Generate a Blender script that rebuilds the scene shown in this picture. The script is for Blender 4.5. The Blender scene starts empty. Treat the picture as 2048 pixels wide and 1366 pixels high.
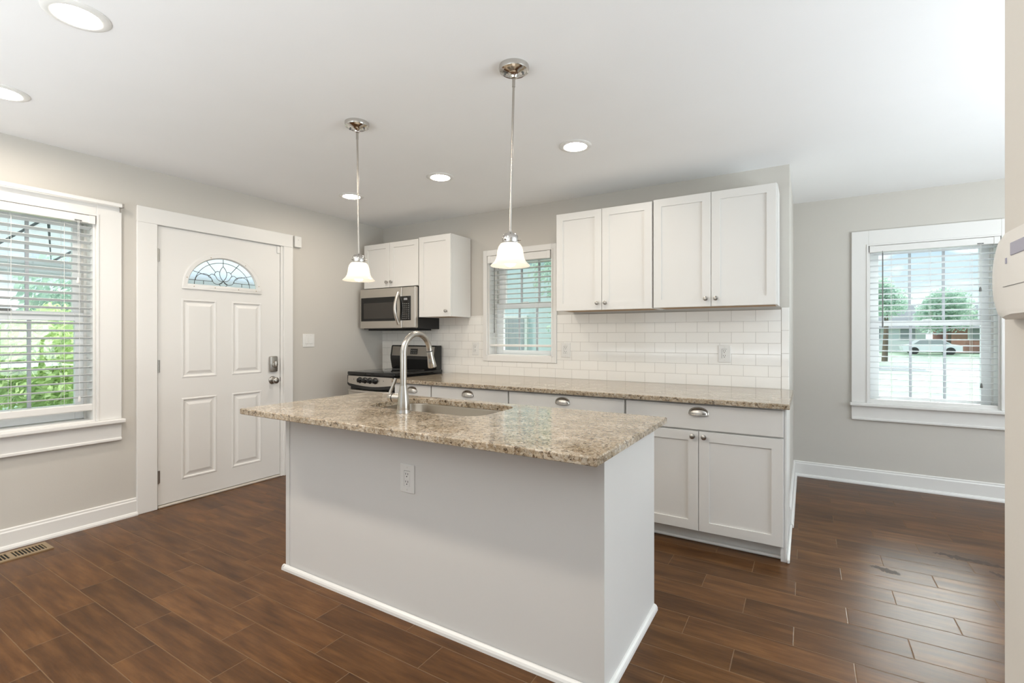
import bpy, bmesh, math, random
from mathutils import Matrix, Vector
random.seed(7)
PI = math.pi
sc = bpy.context.scene
COL = sc.collection

# ------------------------------------------------------------------ camera, world, sun, fill lamps, exposure
cam = bpy.data.cameras.new('camera'); cam_o = bpy.data.objects.new('camera', cam); COL.objects.link(cam_o)
cam.sensor_width = 36.0; cam.lens = 969.5 / 2048 * 36.0; cam.shift_y = -12.0 / 2048
cam.clip_start = 0.02; cam.clip_end = 400
cam_o.location = (0, 0, 1.255); cam_o.rotation_euler = (PI / 2, 0, 0.5457)
sc.camera = cam_o
sc.view_settings.view_transform = 'Standard'; sc.view_settings.look = 'None'
sc.view_settings.gamma = 1.0; sc.view_settings.use_curve_mapping = False
sc.view_settings.exposure = 0.19
SKY_STRENGTH = 2.2; ADDED_GLOW = 22.0
world = bpy.data.worlds.new('sky'); sc.world = world; world.use_nodes = True
wn = world.node_tree.nodes; wl = world.node_tree.links; wn.clear()
w_out = wn.new('ShaderNodeOutputWorld'); w_bg = wn.new('ShaderNodeBackground')
w_tc = wn.new('ShaderNodeTexCoord'); w_sep = wn.new('ShaderNodeSeparateXYZ')
w_ramp = wn.new('ShaderNodeValToRGB'); w_noise = wn.new('ShaderNodeTexNoise'); w_cr = wn.new('ShaderNodeValToRGB'); w_mix = wn.new('ShaderNodeMixRGB')
w_map = wn.new('ShaderNodeMapping'); w_map.inputs['Scale'].default_value = (1, 1, 3.0)
w_ramp.color_ramp.elements[0].position = 0.0; w_ramp.color_ramp.elements[0].color = (0.50, 0.54, 0.56, 1)
w_ramp.color_ramp.elements[1].position = 0.22; w_ramp.color_ramp.elements[1].color = (0.17, 0.27, 0.385, 1)
w_noise.inputs['Scale'].default_value = 5.0; w_noise.inputs['Detail'].default_value = 7
w_cr.color_ramp.elements[0].position = 0.50; w_cr.color_ramp.elements[1].position = 0.66
w_mix.inputs[2].default_value = (0.95, 0.97, 1.0, 1)
wl.new(w_tc.outputs['Generated'], w_sep.inputs[0]); wl.new(w_sep.outputs['Z'], w_ramp.inputs[0])
wl.new(w_tc.outputs['Generated'], w_map.inputs[0]); wl.new(w_map.outputs[0], w_noise.inputs['Vector']); wl.new(w_noise.outputs['Fac'], w_cr.inputs[0])
wl.new(w_cr.outputs[0], w_mix.inputs[0]); wl.new(w_ramp.outputs[0], w_mix.inputs[1])
# added bright patch of sky, out of view, for the floor to mirror
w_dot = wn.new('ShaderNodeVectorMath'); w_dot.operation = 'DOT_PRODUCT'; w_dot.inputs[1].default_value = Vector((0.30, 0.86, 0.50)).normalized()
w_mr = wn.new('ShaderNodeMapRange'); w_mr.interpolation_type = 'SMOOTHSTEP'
w_mr.inputs['From Min'].default_value = 0.955; w_mr.inputs['From Max'].default_value = 0.990; w_mr.inputs['To Min'].default_value = 0.0; w_mr.inputs['To Max'].default_value = ADDED_GLOW
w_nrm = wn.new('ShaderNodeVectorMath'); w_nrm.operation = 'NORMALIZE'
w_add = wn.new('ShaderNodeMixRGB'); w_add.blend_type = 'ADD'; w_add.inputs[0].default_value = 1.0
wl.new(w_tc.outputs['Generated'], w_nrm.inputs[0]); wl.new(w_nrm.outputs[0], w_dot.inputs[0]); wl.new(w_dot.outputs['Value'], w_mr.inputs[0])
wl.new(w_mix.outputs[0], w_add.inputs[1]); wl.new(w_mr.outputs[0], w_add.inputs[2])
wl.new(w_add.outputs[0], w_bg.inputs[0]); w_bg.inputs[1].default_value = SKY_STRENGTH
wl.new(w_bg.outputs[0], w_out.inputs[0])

def lamp(name, kind, loc, rot, energy, color=(1, 1, 1), **kw):
    l = bpy.data.lights.new(name, kind); l.energy = energy; l.color = color
    for k, v in kw.items(): setattr(l, k, v)
    o = bpy.data.objects.new(name, l); COL.objects.link(o); o.location = loc; o.rotation_euler = rot
    return o
sun = lamp('sun', 'SUN', (-20, -10, 25), (0, 0, 0), 2.6, (1.0, 0.95, 0.86), angle=math.radians(1.5))
sun.rotation_euler = Vector((0.55, 0.35, -0.75)).to_track_quat('-Z', 'Y').to_euler()
# added fill lamps, unseen, that brighten the ceilings and the dining side
lamp('fill_up_rear', 'AREA', (-1.9, -1.7, 0.95), (PI, 0, 0), 118, (0.89, 0.95, 1.0), shape='RECTANGLE', size=3.4, size_y=3.0)
lamp('fill_up_dining', 'AREA', (2.7, 2.0, 0.75), (PI, 0, 0), 135, (0.84, 0.93, 1.0), shape='RECTANGLE', size=2.4, size_y=2.6)
lamp('fill_dining_side', 'AREA', (4.5, 2.2, 1.1), (math.radians(122), 0, PI / 2), 62, (0.86, 0.94, 1.0), shape='RECTANGLE', size=2.6, size_y=1.5)
LENS_EMIT = 230.0       # recessed lamps
LAMP_COL = (1.0, 0.89, 0.76)

# ------------------------------------------------------------------ materials
def mat(name, col, rough=0.5, metal=0.0, **kw):
    m = bpy.data.materials.new(name); m.use_nodes = True
    b = m.node_tree.nodes['Principled BSDF']
    b.inputs['Base Color'].default_value = (*col, 1); b.inputs['Roughness'].default_value = rough; b.inputs['Metallic'].default_value = metal
    for k, v in kw.items(): b.inputs[k.replace('_', ' ')].default_value = v
    return m
def nd(m, kind, **kw):
    n = m.node_tree.nodes.new(kind)
    for k, v in kw.items(): setattr(n, k, v)
    return n
def lk(m, a, b): m.node_tree.links.new(a, b)
def bsdf(m): return m.node_tree.nodes['Principled BSDF']
def mth(m, op, a, b=None):
    n = nd(m, 'ShaderNodeMath', operation=op)
    for i, v in enumerate((a, b)):
        if v is None: continue
        if isinstance(v, (int, float)): n.inputs[i].default_value = v
        else: lk(m, v, n.inputs[i])
    return n.outputs[0]
def ramp(m, fac, stops):
    n = nd(m, 'ShaderNodeValToRGB'); lk(m, fac, n.inputs[0]); e = n.color_ramp.elements
    while len(e) < len(stops): e.new(0.5)
    for i, (p, c) in enumerate(stops): e[i].position = p; e[i].color = (*c, 1)
    return n.outputs[0]
def mixc(m, fac, a, b, mode='MIX'):
    n = nd(m, 'ShaderNodeMixRGB', blend_type=mode)
    for i, v in enumerate((fac, a, b)):
        if isinstance(v, (int, float)): n.inputs[i].default_value = v
        elif isinstance(v, tuple): n.inputs[i].default_value = (*v, 1)
        else: lk(m, v, n.inputs[i])
    return n.outputs[0]
def noise(m, vec, scale, detail=4.0, rough=0.55):
    n = nd(m, 'ShaderNodeTexNoise'); n.inputs['Scale'].default_value = scale; n.inputs['Detail'].default_value = detail; n.inputs['Roughness'].default_value = rough
    if vec is not None: lk(m, vec, n.inputs['Vector'])
    return n
def bump(m, h, dist=0.001, strength=1.0):
    n = nd(m, 'ShaderNodeBump'); n.inputs['Distance'].default_value = dist; n.inputs['Strength'].default_value = strength
    lk(m, h, n.inputs['Height']); lk(m, n.outputs[0], bsdf(m).inputs['Normal'])
def wpos(m): return nd(m, 'ShaderNodeNewGeometry').outputs['Position']
def painted(name, col, rough, amount=0.0006, var=0.03):
    m = mat(name, col, rough); p = wpos(m)
    n = noise(m, p, 160, 2); bump(m, n.outputs['Fac'], amount, 0.35)
    n2 = noise(m, p, 1.6, 3)
    c = mixc(m, n2.outputs['Fac'], tuple(x * (1 - var) for x in col), tuple(min(1, x * (1 + var)) for x in col)); lk(m, c, bsdf(m).inputs['Base Color'])
    return m
WALL = painted('greige_wall_paint', (0.600, 0.570, 0.520), 0.6)
CEIL = painted('white_ceiling_paint', (0.885, 0.885, 0.88), 0.8)
TRIM = painted('white_gloss_trim', (0.80, 0.785, 0.755), 0.32, 0.0002, 0.015)
CAB = painted('white_cabinet_paint', (0.735, 0.72, 0.69), 0.38, 0.0001, 0.012)
ISLE = painted('white_island_panel', (0.70, 0.685, 0.66), 0.45, 0.0002, 0.02)
VINYL = mat('white_vinyl', (0.90, 0.91, 0.91), 0.35)
SLAT = mat('white_blind_slat', (0.70, 0.71, 0.71), 0.45); bsdf(SLAT).inputs['Subsurface Weight'].default_value = 0.0
GRILLE = mat('pale_grey_grille', (0.50, 0.52, 0.55), 0.45)
CORD = mat('white_cord', (0.75, 0.75, 0.72), 0.8)
DARK_CORD = mat('grey_plastic', (0.16, 0.16, 0.15), 0.4)
PLASTIC = mat('white_plastic', (0.78, 0.77, 0.74), 0.3)
BEIGE_PL = mat('off_white_plastic', (0.68, 0.655, 0.61), 0.35)
NICKEL = mat('brushed_nickel', (0.46, 0.43, 0.39), 0.27, 1.0)
POLISH = mat('polished_nickel', (0.60, 0.58, 0.55), 0.12, 1.0)
SINKM = mat('dull_sink_steel', (0.27, 0.235, 0.19), 0.24, 1.0)
NICKEL_D = mat('satin_pewter', (0.42, 0.40, 0.37), 0.3, 1.0)
STEEL = mat('stainless_steel', (0.60, 0.565, 0.52), 0.30, 1.0)
_n = noise(STEEL, None, 1.0, 3); _tc = nd(STEEL, 'ShaderNodeTexCoord'); _mp = nd(STEEL, 'ShaderNodeMapping'); _mp.inputs['Scale'].default_value = (6, 6, 700)
lk(STEEL, _tc.outputs['Object'], _mp.inputs[0]); lk(STEEL, _mp.outputs[0], _n.inputs['Vector']); bump(STEEL, _n.outputs['Fac'], 0.0002, 0.25)
CHROME = mat('polished_chrome', (0.75, 0.73, 0.70), 0.08, 1.0)
BLACK = mat('black_enamel', (0.012, 0.012, 0.012), 0.18)
BLACKG = mat('black_glass', (0.006, 0.006, 0.006), 0.05)
BLACKM = mat('matt_black', (0.02, 0.02, 0.02), 0.5)
SMOKE = mat('smoked_window', (0.045, 0.04, 0.035), 0.12)
KEYC = mat('grey_key_print', (0.22, 0.22, 0.21), 0.5)
LCD = mat('lcd_grey', (0.30, 0.29, 0.36), 0.25)
LCDB = mat('display_pale', (0.35, 0.36, 0.38), 0.3)
PLY = mat('raw_plywood', (0.42, 0.27, 0.14), 0.6)
TAN = mat('tan_painted_metal', (0.33, 0.235, 0.13), 0.4, 0.3)
DARK = mat('dark_void', (0.015, 0.013, 0.012), 0.9)
SLOT = mat('slot_dark', (0.03, 0.025, 0.02), 0.8)
LEAD = mat('lead_came', (0.10, 0.105, 0.10), 0.35, 0.8)
ORANGEM = mat('plain_orange', (0.50, 0.17, 0.05), 0.5)
THRESH = mat('worn_threshold', (0.62, 0.57, 0.50), 0.6)

# granite
def granite():
    m = mat('speckled_granite', (0.5, 0.42, 0.32), 0.07)
    p = wpos(m)
    wob = noise(m, p, 30, 3); add = nd(m, 'ShaderNodeMixRGB', blend_type='ADD'); add.inputs[0].default_value = 0.03
    lk(m, p, add.inputs[1]); lk(m, wob.outputs['Color'], add.inputs[2])
    def vor(scale):
        v = nd(m, 'ShaderNodeTexVoronoi'); v.inputs['Scale'].default_value = scale; lk(m, add.outputs[0], v.inputs['Vector'])
        s = nd(m, 'ShaderNodeSeparateColor'); lk(m, v.outputs['Color'], s.inputs[0]); return s.outputs[0]
    a = ramp(m, vor(105), [(0.0, (0.05, 0.032, 0.02)), (0.10, (0.10, 0.065, 0.04)), (0.14, (0.34, 0.25, 0.16)), (0.42, (0.48, 0.39, 0.28)), (0.75, (0.62, 0.55, 0.45)), (1.0, (0.70, 0.66, 0.59))])
    b = ramp(m, vor(290), [(0.0, (0.07, 0.05, 0.035)), (0.20, (0.13, 0.09, 0.055)), (0.25, (0.42, 0.33, 0.23)), (1.0, (0.66, 0.60, 0.51))])
    big = ramp(m, noise(m, p, 9, 4).outputs['Fac'], [(0.38, (0.66, 0.62, 0.555)), (0.62, (0.93, 0.90, 0.855))])
    c = mixc(m, 0.42, a, b); c = mixc(m, 1.0, c, big, 'MULTIPLY')
    lk(m, c, bsdf(m).inputs['Base Color']); bsdf(m).inputs['Specular IOR Level'].default_value = 0.8
    return m
GRANITE = granite()

# wood-look plank tiles: L long, H wide, each course stepped by a third
def plank_floor():
    m = mat('wood_look_plank_tile', (0.12, 0.06, 0.03), 0.3)
    p = wpos(m); sp = nd(m, 'ShaderNodeSeparateXYZ'); lk(m, p, sp.inputs[0])
    L, H = 0.6045, 0.1482
    v = mth(m, 'DIVIDE', mth(m, 'SUBTRACT', sp.outputs['Y'], 0.637), H)
    row = mth(m, 'FLOOR', v); fv = mth(m, 'FRACT', v)
    u = mth(m, 'ADD', mth(m, 'DIVIDE', mth(m, 'SUBTRACT', sp.outputs['X'], 0.157), L), mth(m, 'DIVIDE', mth(m, 'SUBTRACT', row, 10.0), 3.0))
    cu = mth(m, 'FLOOR', u); fu = mth(m, 'FRACT', u)
    du = mth(m, 'MULTIPLY', mth(m, 'MINIMUM', fu, mth(m, 'SUBTRACT', 1.0, fu)), L)
    dv = mth(m, 'MULTIPLY', mth(m, 'MINIMUM', fv, mth(m, 'SUBTRACT', 1.0, fv)), H)
    d = mth(m, 'MINIMUM', du, dv)
    grout = mth(m, 'LESS_THAN', d, 0.0012)
    cmb = nd(m, 'ShaderNodeCombineXYZ'); lk(m, cu, cmb.inputs[0]); lk(m, row, cmb.inputs[1])
    wn_ = nd(m, 'ShaderNodeTexWhiteNoise', noise_dimensions='2D'); lk(m, cmb.outputs[0], wn_.inputs['Vector'])
    rnd = wn_.outputs['Value']
    g = nd(m, 'ShaderNodeCombineXYZ')
    lk(m, mth(m, 'MULTIPLY', sp.outputs['X'], 1.0), g.inputs[0]); lk(m, mth(m, 'MULTIPLY', sp.outputs['Y'], 7.0), g.inputs[1]); lk(m, mth(m, 'MULTIPLY', rnd, 40.0), g.inputs[2])
    n1 = noise(m, g.outputs[0], 3.2, 6, 0.6)
    g2 = nd(m, 'ShaderNodeCombineXYZ')
    lk(m, mth(m, 'MULTIPLY', sp.outputs['X'], 2.0), g2.inputs[0]); lk(m, mth(m, 'MULTIPLY', sp.outputs['Y'], 40.0), g2.inputs[1]); lk(m, mth(m, 'MULTIPLY', rnd, 17.0), g2.inputs[2])
    n2 = noise(m, g2.outputs[0], 3.0, 3, 0.5)
    c = ramp(m, n1.outputs['Fac'], [(0.28, (0.042, 0.016, 0.0045)), (0.50, (0.100, 0.042, 0.0125)), (0.72, (0.180, 0.082, 0.027))])
    c = mixc(m, 0.22, c, ramp(m, n2.outputs['Fac'], [(0.3, (0.05, 0.019, 0.006)), (0.7, (0.15, 0.065, 0.02))]))
    br = mth(m, 'ADD', 0.82, mth(m, 'MULTIPLY', rnd, 0.38))
    vm = nd(m, 'ShaderNodeVectorMath', operation='SCALE'); lk(m, c, vm.inputs[0]); lk(m, br, vm.inputs['Scale'])
    c = mixc(m, grout, vm.outputs[0], (0.20, 0.125, 0.068))
    lk(m, c, bsdf(m).inputs['Base Color'])
    ro = mth(m, 'ADD', 0.27, mth(m, 'MULTIPLY', n2.outputs['Fac'], 0.10)); ro = mth(m, 'ADD', ro, mth(m, 'MULTIPLY', grout, 0.5))
    lk(m, ro, bsdf(m).inputs['Roughness'])
    bsdf(m).inputs['Specular IOR Level'].default_value = 0.23
    h = mth(m, 'ADD', mth(m, 'MULTIPLY', mth(m, 'MINIMUM', mth(m, 'DIVIDE', d, 0.003), 1.0), 1.0), mth(m, 'MULTIPLY', n2.outputs['Fac'], 0.10))
    bump(m, h, 0.0012, 0.6)
    return m
FLOOR = plank_floor()

def subway(bull=False):
    m = mat('white_bullnose_tile' if bull else 'white_subway_tile', (0.79, 0.765, 0.72), 0.07)
    p = wpos(m); sp = nd(m, 'ShaderNodeSeparateXYZ'); lk(m, p, sp.inputs[0])
    if bull: L, H, x0, z0, st = 0.2, 0.1600, -0.302, 0.810, 0.0
    else: L, H, x0, z0, st = 0.1580, 0.0790, -0.150, 0.8835, 0.5
    v = mth(m, 'DIVIDE', mth(m, 'SUBTRACT', sp.outputs['Z'], z0), H); row = mth(m, 'FLOOR', v); fv = mth(m, 'FRACT', v)
    u = mth(m, 'ADD', mth(m, 'DIVIDE', mth(m, 'SUBTRACT', sp.outputs['X'], x0), L), mth(m, 'MULTIPLY', row, st)); fu = mth(m, 'FRACT', u); cu = mth(m, 'FLOOR', u)
    du = mth(m, 'MULTIPLY', mth(m, 'MINIMUM', fu, mth(m, 'SUBTRACT', 1.0, fu)), L); dv = mth(m, 'MULTIPLY', mth(m, 'MINIMUM', fv, mth(m, 'SUBTRACT', 1.0, fv)), H)
    d = mth(m, 'MINIMUM', du, dv) if not bull else dv
    grout = mth(m, 'LESS_THAN', d, 0.0011)
    cmb = nd(m, 'ShaderNodeCombineXYZ'); lk(m, cu, cmb.inputs[0]); lk(m, row, cmb.inputs[1])
    wn_ = nd(m, 'ShaderNodeTexWhiteNoise', noise_dimensions='2D'); lk(m, cmb.outputs[0], wn_.inputs['Vector'])
    tone = mixc(m, wn_.outputs['Value'], (0.85, 0.83, 0.785), (0.875, 0.855, 0.81))
    lk(m, mixc(m, grout, tone, (0.50, 0.475, 0.43)), bsdf(m).inputs['Base Color'])
    lk(m, mth(m, 'ADD', 0.07, mth(m, 'MULTIPLY', grout, 0.6)), bsdf(m).inputs['Roughness'])
    bump(m, mth(m, 'POWER', mth(m, 'MINIMUM', mth(m, 'DIVIDE', d, 0.003), 1.0), 0.5), 0.0006, 0.45)
    return m
SUBWAY = subway(); BULL = subway(True)

def emit(name, col, s):
    m = bpy.data.materials.new(name); m.use_nodes = True; t = m.node_tree; t.nodes.clear()
    e = t.nodes.new('ShaderNodeEmission'); o = t.nodes.new('ShaderNodeOutputMaterial'); e.inputs[0].default_value = (*col, 1); e.inputs[1].default_value = s
    t.links.new(e.outputs[0], o.inputs[0]); return m
LENS = emit('lit_lamp_lens', LAMP_COL, LENS_EMIT)
LENS_DIM = emit('dimmed_lamp_lens', LAMP_COL, LENS_EMIT * 0.48)
BULB = emit('lit_bulb', (1.0, 0.88, 0.70), 8.0)
def shade_glass():
    m = mat('frosted_alabaster_glass', (0.86, 0.82, 0.75), 0.25)
    b = bsdf(m); b.inputs['Emission Color'].default_value = (1.0, 0.93, 0.84, 1); b.inputs['Emission Strength'].default_value = 0.22
    tr = nd(m, 'ShaderNodeBsdfTranslucent'); tr.inputs[0].default_value = (0.93, 0.87, 0.80, 1)
    mx = nd(m, 'ShaderNodeMixShader'); mx.inputs[0].default_value = 0.5
    lk(m, b.outputs[0], mx.inputs[1]); lk(m, tr.outputs[0], mx.inputs[2])
    lk(m, mx.outputs[0], m.node_tree.nodes['Material Output'].inputs[0])
    return m
SHADE = shade_glass()
def pane_glass():
    m = bpy.data.materials.new('window_glass'); m.use_nodes = True; t = m.node_tree; t.nodes.clear()
    o = t.nodes.new('ShaderNodeOutputMaterial'); a = t.nodes.new('ShaderNodeBsdfTransparent'); g = t.nodes.new('ShaderNodeBsdfGlossy'); mx = t.nodes.new('ShaderNodeMixShader')
    a.inputs[0].default_value = (0.93, 0.97, 0.955, 1); g.inputs['Roughness'].default_value = 0.02; mx.inputs[0].default_value = 0.05
    t.links.new(a.outputs[0], mx.inputs[1]); t.links.new(g.outputs[0], mx.inputs[2]); t.links.new(mx.outputs[0], o.inputs[0]); return m
GLASS = pane_glass()
def leaded_glass():
    m = bpy.data.materials.new('textured_leaded_glass'); m.use_nodes = True; t = m.node_tree; b = t.nodes['Principled BSDF']
    b.inputs['Base Color'].default_value = (0.97, 1.0, 0.985, 1); b.inputs['Roughness'].default_value = 0.18; b.inputs['Transmission Weight'].default_value = 1.0; b.inputs['IOR'].default_value = 1.12
    n = noise(m, wpos(m), 140, 3); bump(m, n.outputs['Fac'], 0.002, 0.6)
    return m
LEADED = leaded_glass()
def leafm(name, a, b):
    m = mat(name, a, 0.5); i = nd(m, 'ShaderNodeObjectInfo'); n = noise(m, wpos(m), 2.5, 2)
    c = ramp(m, n.outputs['Fac'], [(0.35, a), (0.65, b)]); lk(m, c, bsdf(m).inputs['Base Color'])
    tr = nd(m, 'ShaderNodeBsdfTranslucent'); lk(m, c, tr.inputs[0]); mx = nd(m, 'ShaderNodeMixShader'); mx.inputs[0].default_value = 0.5
    lk(m, bsdf(m).outputs[0], mx.inputs[1]); lk(m, tr.outputs[0], mx.inputs[2]); lk(m, mx.outputs[0], m.node_tree.nodes['Material Output'].inputs[0])
    return m
LEAF_Y = leafm('yellow_green_leaves', (0.46, 0.60, 0.26), (0.74, 0.84, 0.46))
LEAF_D = leafm('blue_green_leaves', (0.40, 0.55, 0.46), (0.62, 0.74, 0.62))  # leaf tones paled to carry the veiling glare of the windows
BARK = mat('bark', (0.16, 0.12, 0.09), 0.9)
GRASS = mat('lawn_grass', (0.30, 0.45, 0.15), 0.9)
_n = noise(GRASS, wpos(GRASS), 1.2, 6); lk(GRASS, ramp(GRASS, _n.outputs['Fac'], [(0.3, (0.20, 0.29, 0.22)), (0.7, (0.30, 0.38, 0.25))]), bsdf(GRASS).inputs['Base Color'])
CONC = mat('pale_concrete', (0.36, 0.375, 0.39), 0.9)
ASPH = mat('asphalt', (0.15, 0.165, 0.18), 0.9)
def siding(name, col):
    m = mat(name, col, 0.6); sp = nd(m, 'ShaderNodeSeparateXYZ'); lk(m, wpos(m), sp.inputs[0])
    f = mth(m, 'FRACT', mth(m, 'DIVIDE', sp.outputs['Z'], 0.15)); bump(m, f, 0.012, 1.0); return m
SIDE_B = siding('blue_grey_siding', (0.60, 0.69, 0.71)); SIDE_W = siding('white_siding', (0.75, 0.77, 0.78))
def brickm():
    m = mat('red_brick', (0.4, 0.2, 0.15), 0.9); b = nd(m, 'ShaderNodeTexBrick'); tc = nd(m, 'ShaderNodeTexCoord'); mp = nd(m, 'ShaderNodeMapping')
    mp.inputs['Rotation'].default_value = (PI / 2, 0, 0); lk(m, tc.outputs['Object'], mp.inputs[0]); lk(m, mp.outputs[0], b.inputs['Vector'])
    b.inputs['Scale'].default_value = 4; b.inputs['Color1'].default_value = (0.50, 0.20, 0.15, 1); b.inputs['Color2'].default_value = (0.42, 0.17, 0.13, 1); b.inputs['Mortar'].default_value = (0.5, 0.45, 0.4, 1)
    lk(m, b.outputs['Color'], bsdf(m).inputs['Base Color']); return m
BRICK = brickm()
ROOFM = mat('grey_shingle', (0.30, 0.30, 0.32), 0.9)
AWN = mat('white_translucent_awning', (0.85, 0.86, 0.86), 0.5)
_t = nd(AWN, 'ShaderNodeBsdfTranslucent'); _t.inputs[0].default_value = (0.8, 0.82, 0.82, 1); _x = nd(AWN, 'ShaderNodeMixShader'); _x.inputs[0].default_value = 0.6
lk(AWN, bsdf(AWN).outputs[0], _x.inputs[1]); lk(AWN, _t.outputs[0], _x.inputs[2]); lk(AWN, _x.outputs[0], AWN.node_tree.nodes['Material Output'].inputs[0])
CARW = mat('white_car_paint', (0.82, 0.83, 0.85), 0.2)
TYRE = mat('rubber', (0.03, 0.03, 0.03), 0.7)

# ------------------------------------------------------------------ mesh helpers
WM = {}
def bm_(): return bmesh.new()
def box(bm, x0, x1, y0, y1, z0, z1, bev=0.0, seg=1):
    if x1 < x0: x0, x1 = x1, x0
    if y1 < y0: y0, y1 = y1, y0
    if z1 < z0: z0, z1 = z1, z0
    t = bmesh.new(); bmesh.ops.create_cube(t, size=1.0)
    for v in t.verts: v.co = Vector((x0 + (v.co.x + .5) * (x1 - x0), y0 + (v.co.y + .5) * (y1 - y0), z0 + (v.co.z + .5) * (z1 - z0)))
    if bev > 0:
        bev = min(bev, 0.45 * min(x1 - x0, y1 - y0, z1 - z0))
        bmesh.ops.bevel(t, geom=t.edges[:], offset=bev, segments=seg, affect='EDGES', profile=0.5)
    merge(bm, t); return bm
def merge(bm, t, M=None):
    if M is not None: t.transform(M)
    me = bpy.data.meshes.new('tmp'); t.to_mesh(me); t.free(); bm.from_mesh(me); bpy.data.meshes.remove(me)
def lathe(bm, prof, M=None, n=32, caps=True):
    t = bmesh.new(); rings = []
    for r, z in prof:
        rings.append([t.verts.new((r * math.cos(2 * PI * i / n), r * math.sin(2 * PI * i / n), z)) for i in range(n)])
    for a, b in zip(rings, rings[1:]):
        for i in range(n): t.faces.new((a[i], a[(i + 1) % n], b[(i + 1) % n], b[i]))
    if caps:
        if prof[0][0] > 1e-5: t.faces.new(list(reversed(rings[0])))
        if prof[-1][0] > 1e-5: t.faces.new(rings[-1])
    bmesh.ops.remove_doubles(t, verts=t.verts[:], dist=1e-6)
    bmesh.ops.recalc_face_normals(t, faces=t.faces[:])
    merge(bm, t, M); return bm
def along(p, d):   # matrix taking +Z to direction d at p
    return Matrix.Translation(Vector(p)) @ Vector(d).normalized().to_track_quat('Z', 'Y').to_matrix().to_4x4()
def cyl(bm, p, q, r, r2=None, n=20):
    p, q = Vector(p), Vector(q); l = (q - p).length
    return lathe(bm, [(r, 0), (r if r2 is None else r2, l)], along(p, q - p), n)
def tube(bm, pts, r, n=12, closed=False):
    pts = [Vector(p) for p in pts]; N = len(pts); rr = r if isinstance(r, (list, tuple)) else [r] * N
    t = bmesh.new(); rings = []; prev = None
    for i, p in enumerate(pts):
        if closed: d = pts[(i + 1) % N] - pts[i - 1]
        else: d = pts[min(i + 1, N - 1)] - pts[max(i - 1, 0)]
        d.normalize()
        if prev is None:
            a = d.orthogonal().normalized()
        else:
            a = prev - d * prev.dot(d); a.normalize()
        prev = a; b = d.cross(a)
        rings.append([t.verts.new(p + (a * math.cos(2 * PI * k / n) + b * math.sin(2 * PI * k / n)) * rr[i]) for k in range(n)])
    prs = list(zip(rings, rings[1:])) + ([(rings[-1], rings[0])] if closed else [])
    for a, b in prs:
        for k in range(n): t.faces.new((a[k], a[(k + 1) % n], b[(k + 1) % n], b[k]))
    if not closed: t.faces.new(list(reversed(rings[0]))); t.faces.new(rings[-1])
    bmesh.ops.recalc_face_normals(t, faces=t.faces[:])
    merge(bm, t); return bm
def prism(bm, poly, axis, a0, a1):
    """extrude polygon (2-D list) along axis 'x','y','z' """
    t = bmesh.new()
    def P(p, a):
        return {'x': (a, p[0], p[1]), 'y': (p[0], a, p[1]), 'z': (p[0], p[1], a)}[axis]
    A = [t.verts.new(P(p, a0)) for p in poly]; B = [t.verts.new(P(p, a1)) for p in poly]; n = len(poly)
    t.faces.new(A); t.faces.new(list(reversed(B)))
    for i in range(n): t.faces.new((A[i], B[i], B[(i + 1) % n], A[(i + 1) % n]))
    bmesh.ops.recalc_face_normals(t, faces=t.faces[:]); merge(bm, t); return bm
def rings_xz(bm, x0, x1, z0, z1, yf, levels):
    """nested rectangles facing -Y; levels = (inset, depth from yf)"""
    t = bmesh.new(); R = []
    for ins, dep in levels:
        a, b, c, d = x0 + ins, x1 - ins, z0 + ins, z1 - ins
        R.append([t.verts.new(v) for v in ((a, yf + dep, c), (b, yf + dep, c), (b, yf + dep, d), (a, yf + dep, d))])
    for p, q in zip(R, R[1:]):
        for i in range(4): t.faces.new((p[i], p[(i + 1) % 4], q[(i + 1) % 4], q[i]))
    t.faces.new(R[-1]); merge(bm, t); return bm
def shaker(bm, x0, x1, z0, z1, yf, th=0.02, fw=0.056, rec=0.009):
    e = 0.0015
    rings_xz(bm, x0, x1, z0, z1, yf, [(0, th), (0, e), (e, 0), (fw, 0), (fw + 0.0006, rec)])
    return bm
def new(name, bm, m, parent=None, smooth=False, local=False, kind=None):
    if parent is not None and not local: bm.transform(WM[parent].inverted())
    me = bpy.data.meshes.new(name); bm.to_mesh(me); bm.free()
    me.materials.append(m)
    if smooth:
        for p in me.polygons: p.use_smooth = True
        me.set_sharp_from_angle(angle=math.radians(smooth if smooth is not True else 38))
    o = bpy.data.objects.new(name, me); COL.objects.link(o)
    if parent is not None: o.parent = parent; WM[o] = WM[parent].copy()
    else: WM[o] = Matrix.Identity(4)
    if kind: o['kind'] = kind
    return o
def tag(o, label=None, cat=None, group=None, kind=None):
    if label: o['label'] = label
    if cat: o['category'] = cat
    if group: o['group'] = group
    if kind: o['kind'] = kind
    return o
def thing(name, label, cat, loc, rz=0.0, group=None, kind=None):
    o = bpy.data.objects.new(name, None); COL.objects.link(o); o.empty_display_size = 0.1
    o.location = loc; o.rotation_euler = (0, 0, rz)
    WM[o] = Matrix.Translation(Vector(loc)) @ Matrix.Rotation(rz, 4, 'Z')
    return tag(o, label, cat, group, kind)
def struct(name, bm, m, label, cat, smooth=False): return tag(new(name, bm, m, None, smooth), label, cat, None, 'structure')
def copy_tree(o, parent=None):
    c = o.copy(); COL.objects.link(c)
    if parent is not None: c.parent = parent
    for ch in list(o.children): copy_tree(ch, c)
    return c

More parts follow.
